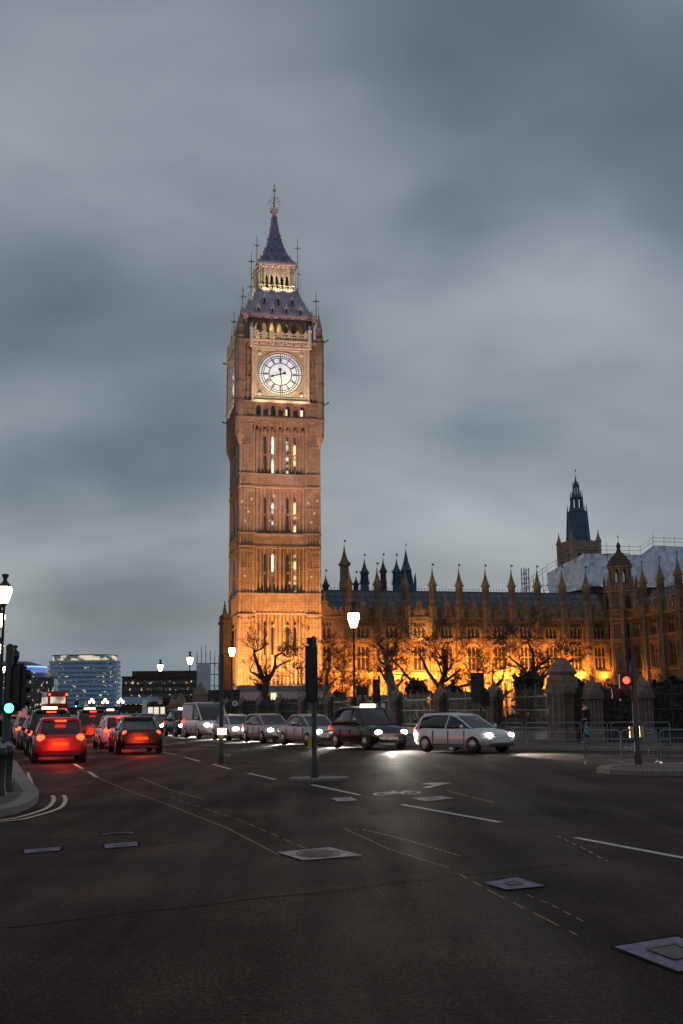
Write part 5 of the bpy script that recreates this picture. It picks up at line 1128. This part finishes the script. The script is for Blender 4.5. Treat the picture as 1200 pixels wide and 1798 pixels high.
# crowd barriers
def barrier(wd=1.0):
    b=MB(); h=0.93; c=0.1
    b.tube([(-wd/2,0,0.06),(-wd/2,0,h-c),(-wd/2+c*0.3,0,h-c*0.3),(-wd/2+c,0,h),(wd/2-c,0,h),(wd/2-c*0.3,0,h-c*0.3),(wd/2,0,h-c),(wd/2,0,0.06)],0.022,6)
    b.tube([(-wd/2,0,0.22),(wd/2,0,0.22)],0.018,5); b.tube([(-wd/2,0,0.70),(wd/2,0,0.70)],0.014,5)
    for i in range(1,8): x=-wd/2+wd*i/8; b.tube([(x,0,0.22),(x,0,0.70)],0.008,4)
    for x in (-wd/2,wd/2): b.tube([(x,-0.22,0.02),(x,0,0.10),(x,0.22,0.02)],0.018,5)
    return b.build('crowd_barrier',M['galv'])
BR=[]
pts=[(7.15+1.04*i,31.35-0.05*i+0.12*(i%2),R(4 if i%2 else -5)) for i in range(6)]+[(6.1+1.1*i,48.6-0.45*i+0.3*(i%3),R((-12,8,0)[i%3])) for i in range(7)]
blab=['steel crowd barrier on the right island, %s from its left end'%ORD[i] for i in range(6)]+['steel crowd barrier on the far pavement, %s from the left'%ORD[i] for i in range(7)]
for i,(x,y,a) in enumerate(pts):
    if i==0: br=barrier()
    o=br if i==0 else dup(br); o.location=(x,y,0.12); o.rotation_euler=(0,0,a); tag(o,blab[i],'barrier','steel crowd barriers')
# row of slim posts on the far pavement
o0=None
for i in range(16):
    b=MB()
    lab='slim dark pavement post, %s from the left in the long row'%(ORD+['twelfth','thirteenth','fourteenth','fifteenth','sixteenth'])[i]
    if o0 is None:
        b.lathe([(0.08,0),(0.07,0.1),(0.05,0.15),(0.05,0.95),(0.07,1.0),(0.03,1.08)],6); o0=b.build('pavement_post',M['iron']); o=o0
    else: o=dup(o0)
    t=i/15; o.location=(-19.6+8.4*t,108-22*t,0.12); tag(o,lab,'post','slim posts along the far pavement')
# ================================================================== vehicles standing in the traffic
def loft(b,stations,ring,n):
    vs=[];
    for s_ in stations: vs+=ring(*s_)
    fs=[(k*n+i,(k+1)*n+i,(k+1)*n+(i+1)%n,k*n+(i+1)%n) for k in range(len(stations)-1) for i in range(n)]
    b.add(vs,fs,True); m=len(stations)-1; b.add(vs[:n]+vs[m*n:],[tuple(range(n)),tuple(range(n,2*n))[::-1]])
def bring(x,zb,zt,w_): return [(x,-w_*0.85,zb),(x,w_*0.85,zb),(x,w_,zb+0.12),(x,w_*1.01,(zb+zt)/2),(x,w_*0.98,zt-0.1),(x,w_*0.9,zt-0.02),(x,w_*0.5,zt+0.02),(x,-w_*0.5,zt+0.02),(x,-w_*0.9,zt-0.02),(x,-w_*0.98,zt-0.1),(x,-w_*1.01,(zb+zt)/2),(x,-w_,zb+0.12)]
def gring(x,zb,zt,w0,w1): return [(x,-w0,zb),(x,w0,zb),(x,w0*0.97,zb+(zt-zb)*0.3),(x,w1,zt-0.05*(zt-zb)),(x,w1*0.85,zt),(x,-w1*0.85,zt),(x,-w1,zt-0.05*(zt-zb)),(x,-w0*0.97,zb+(zt-zb)*0.3)]
KIND={'hatchback':dict(b=[(-2.0,.42,.80,.66),(-1.95,.30,.93,.80),(-1.4,.22,.95,.87),(0,.2,.93,.88),(0.9,.2,.93,.88),(1.45,.22,.86,.85),(1.9,.26,.72,.78),(2.02,.40,.60,.62)],g=[(-1.93,.88,.97,.78,.70),(-1.62,.88,1.38,.79,.62),(-0.9,.88,1.47,.80,.62),(-0.1,.88,1.46,.80,.62),(0.25,.88,1.39,.80,.61),(1.05,.86,.93,.78,.66)],wx=(1.27,-1.25),L=2.0,hz=.66,tz=.84,ty=.64,r=(-1.58,0.22,1.49)),
 'saloon':dict(b=[(-2.3,.44,.84,.68),(-2.24,.32,.95,.82),(-1.7,.24,.97,.88),(0,.2,.92,.90),(1.0,.2,.92,.90),(1.7,.22,.84,.86),(2.15,.28,.70,.78),(2.28,.40,.60,.62)],g=[(-1.85,.90,.97,.76,.68),(-1.1,.88,1.36,.78,.60),(-0.5,.88,1.44,.80,.61),(0.1,.88,1.42,.80,.61),(0.4,.88,1.36,.80,.60),(1.2,.86,.92,.78,.66)],wx=(1.45,-1.4),L=2.27,hz=.66,tz=.82,ty=.64,r=(-1.05,0.38,1.46)),
 'cab':dict(b=[(-2.28,.42,.95,.72),(-2.2,.32,1.02,.84),(-1.5,.24,1.03,.89),(0,.22,1.02,.90),(0.7,.22,1.02,.90),(1.4,.24,.98,.84),(2.05,.28,.86,.76),(2.25,.40,.66,.64)],g=[(-2.05,.98,1.06,.80,.74),(-1.75,.98,1.62,.82,.68),(-0.9,.98,1.76,.83,.68),(0.0,.98,1.76,.83,.68),(0.35,.98,1.68,.82,.67),(0.9,.96,1.05,.80,.72)],wx=(1.45,-1.4),L=2.24,hz=.72,tz=.86,ty=.72,r=(-1.7,0.3,1.79)),
 'van':dict(b=[(-2.5,.40,1.15,.90),(-2.46,.30,1.2,.96),(-1.5,.24,1.2,.98),(0.5,.24,1.2,.98),(1.5,.24,1.18,.97),(1.95,.26,1.02,.92),(2.4,.30,.86,.84),(2.5,.42,.66,.7)],g=[(-2.46,1.1,2.05,.95,.86),(-2.3,1.1,2.15,.95,.86),(0.2,1.1,2.18,.95,.86),(0.8,1.1,2.08,.94,.84),(1.75,1.08,1.2,.90,.8),(1.8,1.05,1.12,.88,.8)],wx=(1.6,-1.5),L=2.5,hz=.82,tz=1.0,ty=.86,r=(-2.4,0.6,2.19))}
CARP={n:flat(n+'_car_paint',c,0.28,0.15,0.08,2,spec=0.6) for n,c in dict(black=(0.012,0.012,0.014),silver=(0.30,0.31,0.33),grey=(0.09,0.095,0.105),blue=(0.03,0.05,0.14),white=(0.55,0.56,0.58),red=(0.28,0.02,0.02)).items()}
def car(kind,colour,label,loc,heading,group,beams=0.0,glowr=0.0,cat=None):
    k=KIND[kind]; o=thing({'cab':'taxi_cab','van':'delivery_van'}.get(kind,'parked_car' if 0 else 'car'),label,cat or {'cab':'taxi','van':'van'}.get(kind,'car'),loc,heading,group); pm=CARP[colour]; Lh=k['L']
    b=MB(); loft(b,k['b'],bring,12)
    x0,x1,zr=k['r']; g=k['g']
    loft(b,[(x0,zr-0.09,zr-0.005,0.6,0.55),((x0+x1)/2,zr-0.09,zr+0.02,0.63,0.58),(x1,zr-0.11,zr-0.05,0.6,0.55)],gring,8)
    for s_ in (-1,1):        # pillars and sills along the glasshouse
        b.tube([(p[0],s_*p[4]*1.0,p[2]-0.03) for p in g],0.045,5)
        for i in (1,3): 
            p=g[i]; b.tube([(p[0]-0.1,s_*p[3]*1.005,p[1]),(p[0],s_*p[4]*1.01,p[2]-0.05)],0.04,4)
        if kind=='van': b.box(-2.44,0.15,s_*0.90-0.06,s_*0.90+0.06,1.15,2.05)
    if kind=='van': b.box(-2.49,-2.40,-0.88,0.88,1.15,2.08)
    b.build('body',pm,o)
    gm=MB(); loft(gm,g,gring,8); gm.build('windows',M['glass'],o)
    for wx in k['wx']:
        for s_ in (-1,1):
            wy=s_*(k['b'][3][3]-0.09); wm=MB(); wm.T=Matrix.Translation((wx,wy,0.32))@Matrix.Rotation(PI/2,4,'X'); wm.lathe([(0.2,-0.11),(0.31,-0.11),(0.325,-0.07),(0.325,0.07),(0.31,0.11),(0.2,0.11)],14); wo=wm.build('wheel',M['tyre'],o)
            rm=MB(); rm.T=Matrix.Translation((wx,wy,0.32))@Matrix.Rotation(PI/2,4,'X'); rm.lathe([(0.03,-0.125),(0.2,-0.115),(0.21,0.0),(0.2,0.115),(0.03,0.125)],10); rm.build('rim',M['alloy'],wo)
    for s_ in (-1,1):
        h=MB(); h.ball((Lh-0.10,s_*0.60,k['hz']),0.13,8,(0.7,1.35,0.75)); h.build('headlight',M['head'] if beams else M['glass'],o)
        t=MB(); t.ball((-Lh+0.04,s_*k['ty'],k['tz']),0.12,8,(0.5,1.2,1.0)); t.build('tail_light',M['tail'],o)
        m_=MB(); m_.ball((g[-1][0]-0.25,s_*(k['b'][3][3]+0.08),1.0 if kind!='van' else 1.25),0.1,6,(0.5,0.9,0.7)); m_.build('door_mirror',pm,o)
    dm=MB(); hb=k['b'][3][3]
    for s_ in (-1,1):
        for xx in (k['wx'][0]-0.42,0.0,k['wx'][1]+0.42): dm.box(xx-0.012,xx+0.012,*sorted((s_*hb*0.995,s_*(hb*1.01+0.012))),0.36,0.84)
        dm.box(k['wx'][1]+0.42,k['wx'][0]-0.42,*sorted((s_*hb*0.99,s_*(hb*1.0+0.012))),0.30,0.33)
    dm.build('door_trim',M['black'],o)
    p=MB(); p.box(-Lh-0.035,-Lh+0.1,-0.26,0.26,0.58,0.69); p.build('number_plate',M['plate_y'],o)
    p=MB(); p.box(Lh-0.1,Lh+0.03,-0.26,0.26,0.42,0.53); p.build('number_plate',M['plate_w'],o)
    p=MB(); p.box(Lh-0.22,Lh-0.02,-0.42,0.42,0.56,0.68); p.build('grille',M['black'],o)
    for xa,xb in ((Lh-0.3,Lh),(-Lh,-Lh+0.25)): p=MB(); p.box(xa,xb,-0.66,0.66,0.27,0.35); p.build('bumper',M['black'],o)
    if kind=='cab': p=MB(); p.slab([(-0.16,1.76),(0.16,1.76),(0.12,1.9),(-0.12,1.9)],-0.3,0.3); p.build('roof_light',M['amber'],o)
    if kind in('hatchback','cab','van'): p=MB(); p.box(g[1][0]-0.13,g[1][0]-0.05,-0.18,0.18,zr-0.12,zr-0.08); p.build('brake_light',M['tail'],o)
    if beams:
        l=lamp('headlight_beam','SPOT',(Lh+0.06,0,k['hz']),beams,(1.0,0.92,0.78),o,(Lh+9,0.0,-0.35),0.15,80,0.7)
    if glowr: lamp('tail_glow','POINT',(-Lh-1.3,0,0.55),glowr,(1.0,0.05,0.015),o,None,0.3)
    return o
def route(pts,dists):
    out=[];P=[Vector(p) for p in pts]
    for d in dists:
        for a,c in zip(P,P[1:]):
            l_=(c-a).length
            if d<=l_: v=(c-a).normalized(); out.append((a+v*d,math.atan2(v.y,v.x))); break
            d-=l_
    return out
ONC=[(13,40.6),(6.2,42.6),(1.9,47.6),(-1.7,55),(-5.8,64),(-11.4,78),(-24,110),(-42,160)]
q_=route(ONC,[9.4,15.6,21.6,27.4,33,39.4,45.6,51.4,57.6,65,74,86])
OL=[('hatchback','white','white hatchback with bright headlights, nearest of the oncoming queue'),('cab','black','black taxi with lit roof light, second in the oncoming queue'),('saloon','silver','silver saloon with dazzling headlights, third in the oncoming queue'),('hatchback','silver','silver hatchback with headlights on, fourth in the oncoming queue'),('saloon','white','white saloon with headlights on, fifth in the oncoming queue'),('van','white','white van with headlights on in the oncoming queue'),('cab','black','black taxi behind the white van in the oncoming queue'),('saloon','grey','grey saloon with headlights on, eighth in the oncoming queue'),('hatchback','blue','dark blue hatchback far back in the oncoming queue'),('saloon','black','black saloon far back in the oncoming queue'),('cab','black','black taxi far back in the oncoming queue, before the last car'),('hatchback','white','white hatchback farthest back in the oncoming queue')]
olist=OL
for i,((k_,c_,l_),(p,a)) in enumerate(zip(olist,q_)):
    car(k_,c_,l_,(p.x,p.y,0.004),a+PI,'oncoming cars with headlights on',beams=(2600 if i<7 else 1400))
AWA=[(-3.2,20),(-6.4,29),(-9.5,38),(-13.2,50),(-22.4,77),(-40,130)]
al=[('hatchback','red','red hatchback with tail lamps lit, nearest car driving away at left'),('cab','black','black taxi with tail lamps lit, second away car in the kerb lane'),('saloon','grey','grey saloon with tail lamps lit, third away car in the kerb lane'),('hatchback','silver','silver hatchback with tail lamps lit, fourth away car in the kerb lane'),('saloon','black','black saloon with tail lamps lit, fifth away car in the kerb lane'),('van','white','white van with tail lamps lit, farthest in the kerb lane')]
for i,((k_,c_,l_),(p,a)) in enumerate(zip(al,route(AWA,[21,28,35.5,44,54,66]))): car(k_,c_,l_,(p.x,p.y,0.004),a,'cars driving away with tail lamps lit',glowr=(80 if i<3 else 110))
AWB=[(x+3.3,y+1.0) for x,y in AWA]
al=[('saloon','black','black saloon with tail lamps lit, nearest in the outer lane away'),('hatchback','white','white hatchback with tail lamps lit, second in the outer lane away'),('cab','black','black taxi with tail lamps lit, third in the outer lane away'),('saloon','silver','silver saloon with tail lamps lit, farthest in the outer lane away')]
for i,((k_,c_,l_),(p,a)) in enumerate(zip(al,route(AWB,[27.5,34.5,46,57]))): car(k_,c_,l_,(p.x,p.y,0.004),a,'cars driving away with tail lamps lit',glowr=(80 if i<2 else 110))
# double decker bus at the far end of the street
o=thing('double_decker_bus','red double decker bus seen from behind at the far end of the street','bus',(-38.5,150,0.004),R(109))
M['busred']=flat('bus_red_paint',(0.35,0.018,0.015),0.3,0.1,0.08,1); M['buswin']=glow_patchy('lit_bus_windows',(0.25,0.2,0.15),(1.0,0.85,0.62),0.8,(0.8,0.8,0.8),0.4,0.6)
b=MB(); loft(b,[(-5.5,.45,4.1,1.15),(-5.42,.35,4.32,1.24),(5.4,.35,4.32,1.24),(5.5,.5,4.1,1.1)],bring,12); b.build('body',M['busred'],o)
for z0,z1,nm in ((1.25,2.1,'lower_window'),(2.75,3.6,'upper_window')):
    for s_ in (-1,1): b=MB(); b.box(-5.0,5.0,*sorted((s_*1.245,s_*1.275)),z0,z1); b.build(nm,M['buswin'],o)
    b=MB(); b.box(-5.53,-5.4,-0.95,0.95,z0,z1); b.build(nm,M['buswin'],o)
for s_ in (-1,1):
    for z in (0.9,1.9,3.9): b=MB(); b.ball((-5.5,s_*1.05,z),0.15,6,(0.5,1,1)); b.build('tail_light',M['tail'],o)
    for x in (-3.3,3.0): b=MB(); b.T=Matrix.Translation((x,s_*1.1,0.48))@Matrix.Rotation(PI/2,4,'X'); b.lathe([(0.2,-0.14),(0.47,-0.14),(0.48,0),(0.47,0.14),(0.2,0.14)],12); b.build('wheel',M['tyre'],o)
b=MB(); b.box(-5.56,-5.45,-0.3,0.3,0.62,0.75); b.build('number_plate',M['plate_y'],o)
# ================================================================== people
M['skin']=flat('skin',(0.42,0.27,0.2),0.6,var=0.1); M['hair']=flat('dark_hair',(0.02,0.015,0.012),0.7)
def person(label,loc,rz,coat,legs,h=1.72,stride=0.12,bag=None,detail=True):
    s=h/1.72; o=thing('person',label,'person',loc,rz); o.scale=(s,s,s)
    V=[(0,0,0.95),(0,0.01,1.12),(0,0.02,1.30),(0,0.02,1.43),(0,0.0,1.52),(0,-0.02,1.60),(0,-0.02,1.69)]; Rr=[.155,.14,.165,.10,.055,.085,.07]; E=[(0,1),(1,2),(2,3),(3,4),(4,5),(5,6)]
    for sx in (-1,1):
        i=len(V); V+=[(sx*.17,.02,1.40),(sx*.225,.04,1.12),(sx*.215,-.06,.90),(sx*.21,-.09,.82)]; Rr+=[.065,.05,.038,.032]; E+=[(3,i),(i,i+1),(i+1,i+2),(i+2,i+3)]
        i=len(V); V+=[(sx*.095,0,.88),(sx*.105,-sx*stride*.5-.02,.50),(sx*.11,-sx*stride,.09),(sx*.115,-sx*stride-.15,.045)]; Rr+=[.10,.068,.045,.04]; E+=[(0,i),(i,i+1),(i+1,i+2),(i+2,i+3)]
    def skin(name,mat,grow,keep=None):
        me=bpy.data.meshes.new(name); idx=list(range(len(V))) if keep is None else keep; mp={v:i for i,v in enumerate(idx)}
        me.from_pydata([V[i] for i in idx],[(mp[a],mp[c]) for a,c in E if a in mp and c in mp],[]); me.update()
        t=bpy.data.objects.new(name,me); C.objects.link(t); m_=t.modifiers.new('s','SKIN'); t.modifiers.new('d','SUBSURF').levels=1
        for i,v in enumerate(me.skin_vertices[0].data): r_=Rr[idx[i]]+grow; v.radius=(r_,r_*0.8 if idx[i] in (0,1,2) else r_); v.use_root=(idx[i]==idx[0])
        me2=bpy.data.meshes.new_from_object(t.evaluated_get(bpy.context.evaluated_depsgraph_get())); bpy.data.objects.remove(t)
        mb=MB(); mb.add([v.co for v in me2.vertices],[tuple(p.vertices) for p in me2.polygons],True); return mb
    b=skin('body',M['skin'],0)
    for sx in (-1,1):
        for f,(dx,ln) in enumerate(((-.025,.07),(-.009,.085),(.008,.08),(.023,.062))): b.tube([(sx*.21+dx,-.095,.80),(sx*.208+dx,-.105,.80-ln*.55),(sx*.205+dx,-.09,.80-ln)],[.009,.008,.006],5)
        b.tube([(sx*.19,-.10,.83),(sx*.165,-.12,.79),(sx*.165,-.12,.76)],[.011,.01,.007],5); b.ball((sx*.083,-.01,1.61),.024,6,(.5,1,1.3)); b.ball((sx*.032,-.098,1.625),.011,5)
    b.slab([(-.014,1.575),(.014,1.575),(.005,1.62),(-.005,1.62)],-.125,-.08); b.box(-.025,.025,-.102,-.09,1.548,1.556); b.build('body',M['skin'],o)
    c_=skin('coat',coat,0.022,[0,1,2,3,7,8,9,15-4+0,12,13] if False else [0,1,2,3]+[7,8,9]+[15,16,17]); c_.lathe([(.20,.70),(.205,.9),(.19,1.0)],12); c_.build('coat',coat,o)
    l_=skin('trousers',legs,0.014,[0]+[11,12,13]+[19,20,21]); l_.build('trousers',legs,o)
    for sx in (-1,1): b=MB(); b.ball((sx*.113,-sx*stride-.06,.045),.07,8,(.65,1.9,.6)); b.build('shoe',M['black'],o)
    b=MB(); b.ball((0,.012,1.655),.108,10,(.92,1.05,.95)); b.build('hair',M['hair'],o)
    if bag:
        b=MB(); b.taper(.19,.42,-.2,.12,.42,.78,0.85,0.85); b.tube([(.23,-.1,.78),(.22,-.09,.83),(.30,-.09,.83),(.36,-.1,.78)],.008,4); bo=b.build('shopping_bag',bag); bo.location=loc; bo.rotation_euler=(0,0,rz); tag(bo,'teal shopping bag hanging from the hand of the person by the pier','bag')
    return o
CO={n:flat(n+'_cloth',c,0.9,var=0.2,scale=8) for n,c in dict(black=(0.012,0.012,0.014),navy=(0.02,0.025,0.045),brown=(0.05,0.035,0.028),teal=(0.03,0.22,0.19),grey=(0.08,0.08,0.085)).items()}
person('person in a dark coat waiting beside the left traffic signal',(-7.45,24.75,0.125),R(60),CO['black'],CO['navy'],1.70)
person('person in black clothes walking by the big pier with a teal bag',(10.4,48.6,0.12),R(-70),CO['black'],CO['black'],1.78,0.2,CO['teal'])
person('person in brown coat on the far pavement, left one of three',(-25.6,130,0.0),R(20),CO['brown'],CO['black'],1.7)
person('person in dark clothes on the far pavement, middle one of three',(-24.2,126,0.0),R(-40),CO['navy'],CO['black'],1.75)
person('person in grey coat on the far pavement, right one of three',(-22.2,121,0.0),R(80),CO['grey'],CO['black'],1.72)
# ================================================================== far left buildings
o=thing('curved_hotel','tall rounded building with pale blue bands and lit top storey','building',(-153.2,665,0),R(0))
def rr(rx,ry,n=40,p=3.2): return [(rx*math.copysign(abs(math.cos(2*PI*i/n))**(2/p),math.cos(2*PI*i/n)),ry*math.copysign(abs(math.sin(2*PI*i/n))**(2/p),math.sin(2*PI*i/n))) for i in range(n)]
b=MB(); b.prism(rr(19.8,14),0,31.0); b.build('window_rows',M['hotelwin'],o)
for i in range(12):
    z=1.0+i*2.62; f=1.0+0.02*math.sin(i*PI/11); b=MB(); b.prism(rr(20.3*f,14.5*f),z,z+1.25); b.build('floor_band',M['hotelband'],o)
b=MB(); b.prism(rr(18.2,12.5),31.0,34.0); b.build('top_storey',M['hoteltop'],o); b=MB(); b.prism(rr(18.8,13),34.0,34.5); b.build('roof',M['darkbrick'],o)
o=thing('glass_office','dark glass office block with scattered lit windows at left','building',(-109,405,0),R(8))
b=MB(); b.box(-9,4.6,0,12,0,13.6); b.build('window_wall',M['blockwin'],o)
b=MB()
for i in range(15): x=-9+i*0.97; b.box(x-0.06,x+0.06,-0.12,0,0,13.7)
for i in range(8): b.box(-9.0,4.6,-0.10,0.0,i*1.9,i*1.9+0.14)
b.box(-9.2,4.8,-0.15,12.2,13.6,14.0); b.build('mullions',M['iron'],o)
o=thing('blue_roof_building','low building with curved roof edged in bright blue light at far left','building',(-150,505,0))
b=MB(); b.prism(rr(16.5,10),0,19.0); b.build('window_wall',M['hotelwin'],o); b=MB(); b.prism(rr(15.6,9.4),19.0,21.4); b.build('lit_eaves',M['blueglow'],o)
b=MB(); b.prism(rr(15.8,9.6),21.4,21.9); b.build('light_line',M['blueline'],o); b=MB(); b.fru(40,15.8,9,21.9,24.0); b.build('roof',M['bluelead'],o)
o=thing('brick_office','long low dark brick building with stepped flat roof behind the lamps','building',(-74,452,0))
b=MB(); b.box(-15,15.4,0,14,0,15.4); b.box(-11.2,15.4,1,14,15.4,17.6); b.box(-15.3,15.6,-0.3,0,14.9,15.5); b.build('wall',M['darkbrick'],o)
for j,z in enumerate((4.2,7.0,9.8,12.4)): b=MB(); b.box(-14.2,14.6,-0.08,0,z,z+1.2); b.build('window_row',M['blockwin'],o)
b=MB(); b.box(-15.2,1.5,-4,-0.5,4.5,7.2); b.build('pale_annex',M['hotelband'],o)
# dark stone and scaffold by the tower foot
o=thing('site_scaffold','tall scaffold with translucent sheeting against the tower foot','scaffold',(-23.4,200,0),R(12)); b=MB()
for i in range(8):
    for y in (0,1.3): b.tube([(-2.6+i*0.78,y,0),(-2.6+i*0.78,y,11.6+rnd.uniform(-.6,1.9))],0.05,4)
for z in (2,4,6,8,10): b.tube([(-2.7,0,z),(2.9,0,z)],0.05,4); b.tube([(-2.7,1.3,z),(2.9,1.3,z)],0.05,4); b.box(-2.6,2.8,0.1,1.2,z-0.06,z)
for z in (2,6): b.tube([(-2.6,0,z),(-0.2,0,z+4)],0.045,4); b.tube([(2.8,0,z),(0.4,0,z+4)],0.045,4)
b.build('poles',M['pole'],o); sheet((-2.6,-0.1),(-0.2,-0.1),(1.0,1.0),10.0,9,14,12,0.08).build('sheeting',M['sheet'],o); b=MB(); b.box(3.0,4.0,0.3,0.6,4.5,11.4); b.box(2.6,4.6,0.0,0.9,9.6,9.9); b.build('hoist_frame',M['iron'],o)
o=thing('site_hoarding','dark site hoarding standing in front of the tower foot','hoarding',(-13.4,126.5,0),R(-8)); b=MB(); b.box(-1.8,1.8,0,0.15,0.2,3.8); 
for i in range(7): b.box(-1.8+i*0.59-0.04,-1.8+i*0.59+0.04,-0.05,0,0.2,3.8)
b.box(-1.85,1.85,-0.08,0.2,3.8,3.95); b.build('boards',M['iron'],o); b=MB(); b.box(-1.5,-1.4,0.2,0.8,0,3.4); b.box(1.4,1.5,0.2,0.8,0,3.4); b.build('struts',M['iron'],o)
o=thing('portable_cabin','long grey site cabin behind the railings at the tower foot','cabin',(-8.4,150,0),R(10)); b=MB(); b.box(-5.5,6.5,0,2.5,1.0,4.2)
for i in range(20): x=-5.4+i*0.62; b.box(x,x+0.1,-0.05,0,1.0,4.1)
b.build('cabin_wall',M['pink'],o); b=MB(); b.box(-5.7,6.7,-0.2,2.7,4.2,4.9); b.build('cabin_roof',M['galv'],o); b=MB(); b.box(-1.25,-0.55,-0.12,-0.06,2.7,3.9); b.build('lit_notice',M['slit_pane'],o)
def gate_block(label,loc,w_,h_,rz=0):
    o=thing('stone_abutment',label,'stone pier',loc,rz,'stone piers at the bridge end'); b=MB(); b.taper(-w_/2-0.25,w_/2+0.25,-0.8,0.8,0,0.7,0.85,0.85); b.taper(-w_/2,w_/2,-0.65,0.65,0.7,h_-1.3,0.82,0.85); b.box(-w_/2+0.05,w_/2-0.05,-0.62,0.62,h_-1.3,h_-1.05); b.build('base',M['pier'],o)
    b=MB(); b.taper(-w_/2+0.2,w_/2-0.2,-0.5,0.5,h_-1.05,h_-0.25,0.45,0.45); b.box(-0.2,0.2,-0.2,0.2,h_-0.25,h_-0.1); b.ball((0,0,h_),0.2,6); b.build('pyramid_cap',M['pier'],o)
gate_block('stone bridge pier with pyramid cap, tallest beside the scaffold',(-16.5,130,0),2.0,4.7); gate_block('lower stone bridge pier, left of the tall pyramid capped one',(-19.2,133,0),1.9,3.6); gate_block('stone bridge pier farther left, partly behind the lamp pole',(-21.2,140,0),1.4,3.4)
b=MB(); b.box(-14,9,0,0.6,0,2.2); b.box(-14.1,9.1,-0.1,0.7,2.2,2.45)
for i in range(16): x=-13.6+i*1.45; b.box(x,x+0.9,-0.06,0,0.5,1.9)
pw_=b.build('bridge_parapet',M['darkbrick']); pw_.location=(-38,190,0); pw_.rotation_euler=(0,0,R(-14)); tag(pw_,'long low dark parapet wall beyond the lit panel, left of the piers','wall')
o=thing('notice_shelter','small lit shelter with pale panels beside the speed sign','shelter',(-26.2,150,0),R(8))
for i in range(3): b=MB(); b.box(0.2+i*0.78,0.85+i*0.78,-0.03,0.03,0.75,2.2); b.build('lit_panel',M['shelter'] if 'shelter' in M else M.setdefault('shelter',glow('shelter_panel_light',(1.0,0.82,0.62),0.75)),o)
b=MB(); b.box(-0.55,0.05,-0.06,0.06,0.5,3.2); b.build('totem',M['white'],o); b=MB(); b.box(0.1,2.6,-0.1,0.8,2.25,2.35); b.tube([(0.15,0,0),(0.15,0,2.3)],0.04,4); b.tube([(2.5,0,0),(2.5,0,2.3)],0.04,4); b.build('frame',M['iron'],o)
q=random.Random(5)
def leafy(label,loc,w_,h_,seed):
    q=random.Random(seed); o=thing('leafy_tree',label,'tree',loc,0,'dark trees beyond the bridge'); b=MB(); b.tube([(0,0,0),(0.2,0,h_*0.35),(0,0,h_*0.6)],[0.35,0.28,0.15],6)
    for i in range(6): a=i; b.tube([(0.1,0,h_*0.35),(w_*0.5*math.cos(a),w_*0.3*math.sin(a),h_*0.7)],[0.15,0.05],4)
    b.build('trunk',M['bark'],o); lf=[]
    for c in range(14):
        cx,cy,cz,rr_=q.uniform(-w_,w_)*0.75,q.uniform(-1,1)*w_*0.3,h_*q.uniform(0.45,0.85),q.uniform(0.25,0.45)*h_*0.5
        for i in range(120): v=Vector((q.gauss(0,1),q.gauss(0,1),q.gauss(0,1))).normalized()*rr_*q.random()**0.4; lf.append(Vector((cx,cy,cz))+v)
    leaves(lf,0.34,q,M['leaf'],o,1,'crown')
leafy('dark leafy tree in front of the brick building, right of the globe lamps',(-46.5,300,0),6.5,5.6,4); leafy('dark leafy tree beside the first, behind the speed sign',(-38.5,290,0),5.5,5.2,6); leafy('dark leafy tree behind the bridge piers',(-33.5,285,0),4.5,5.6,9)
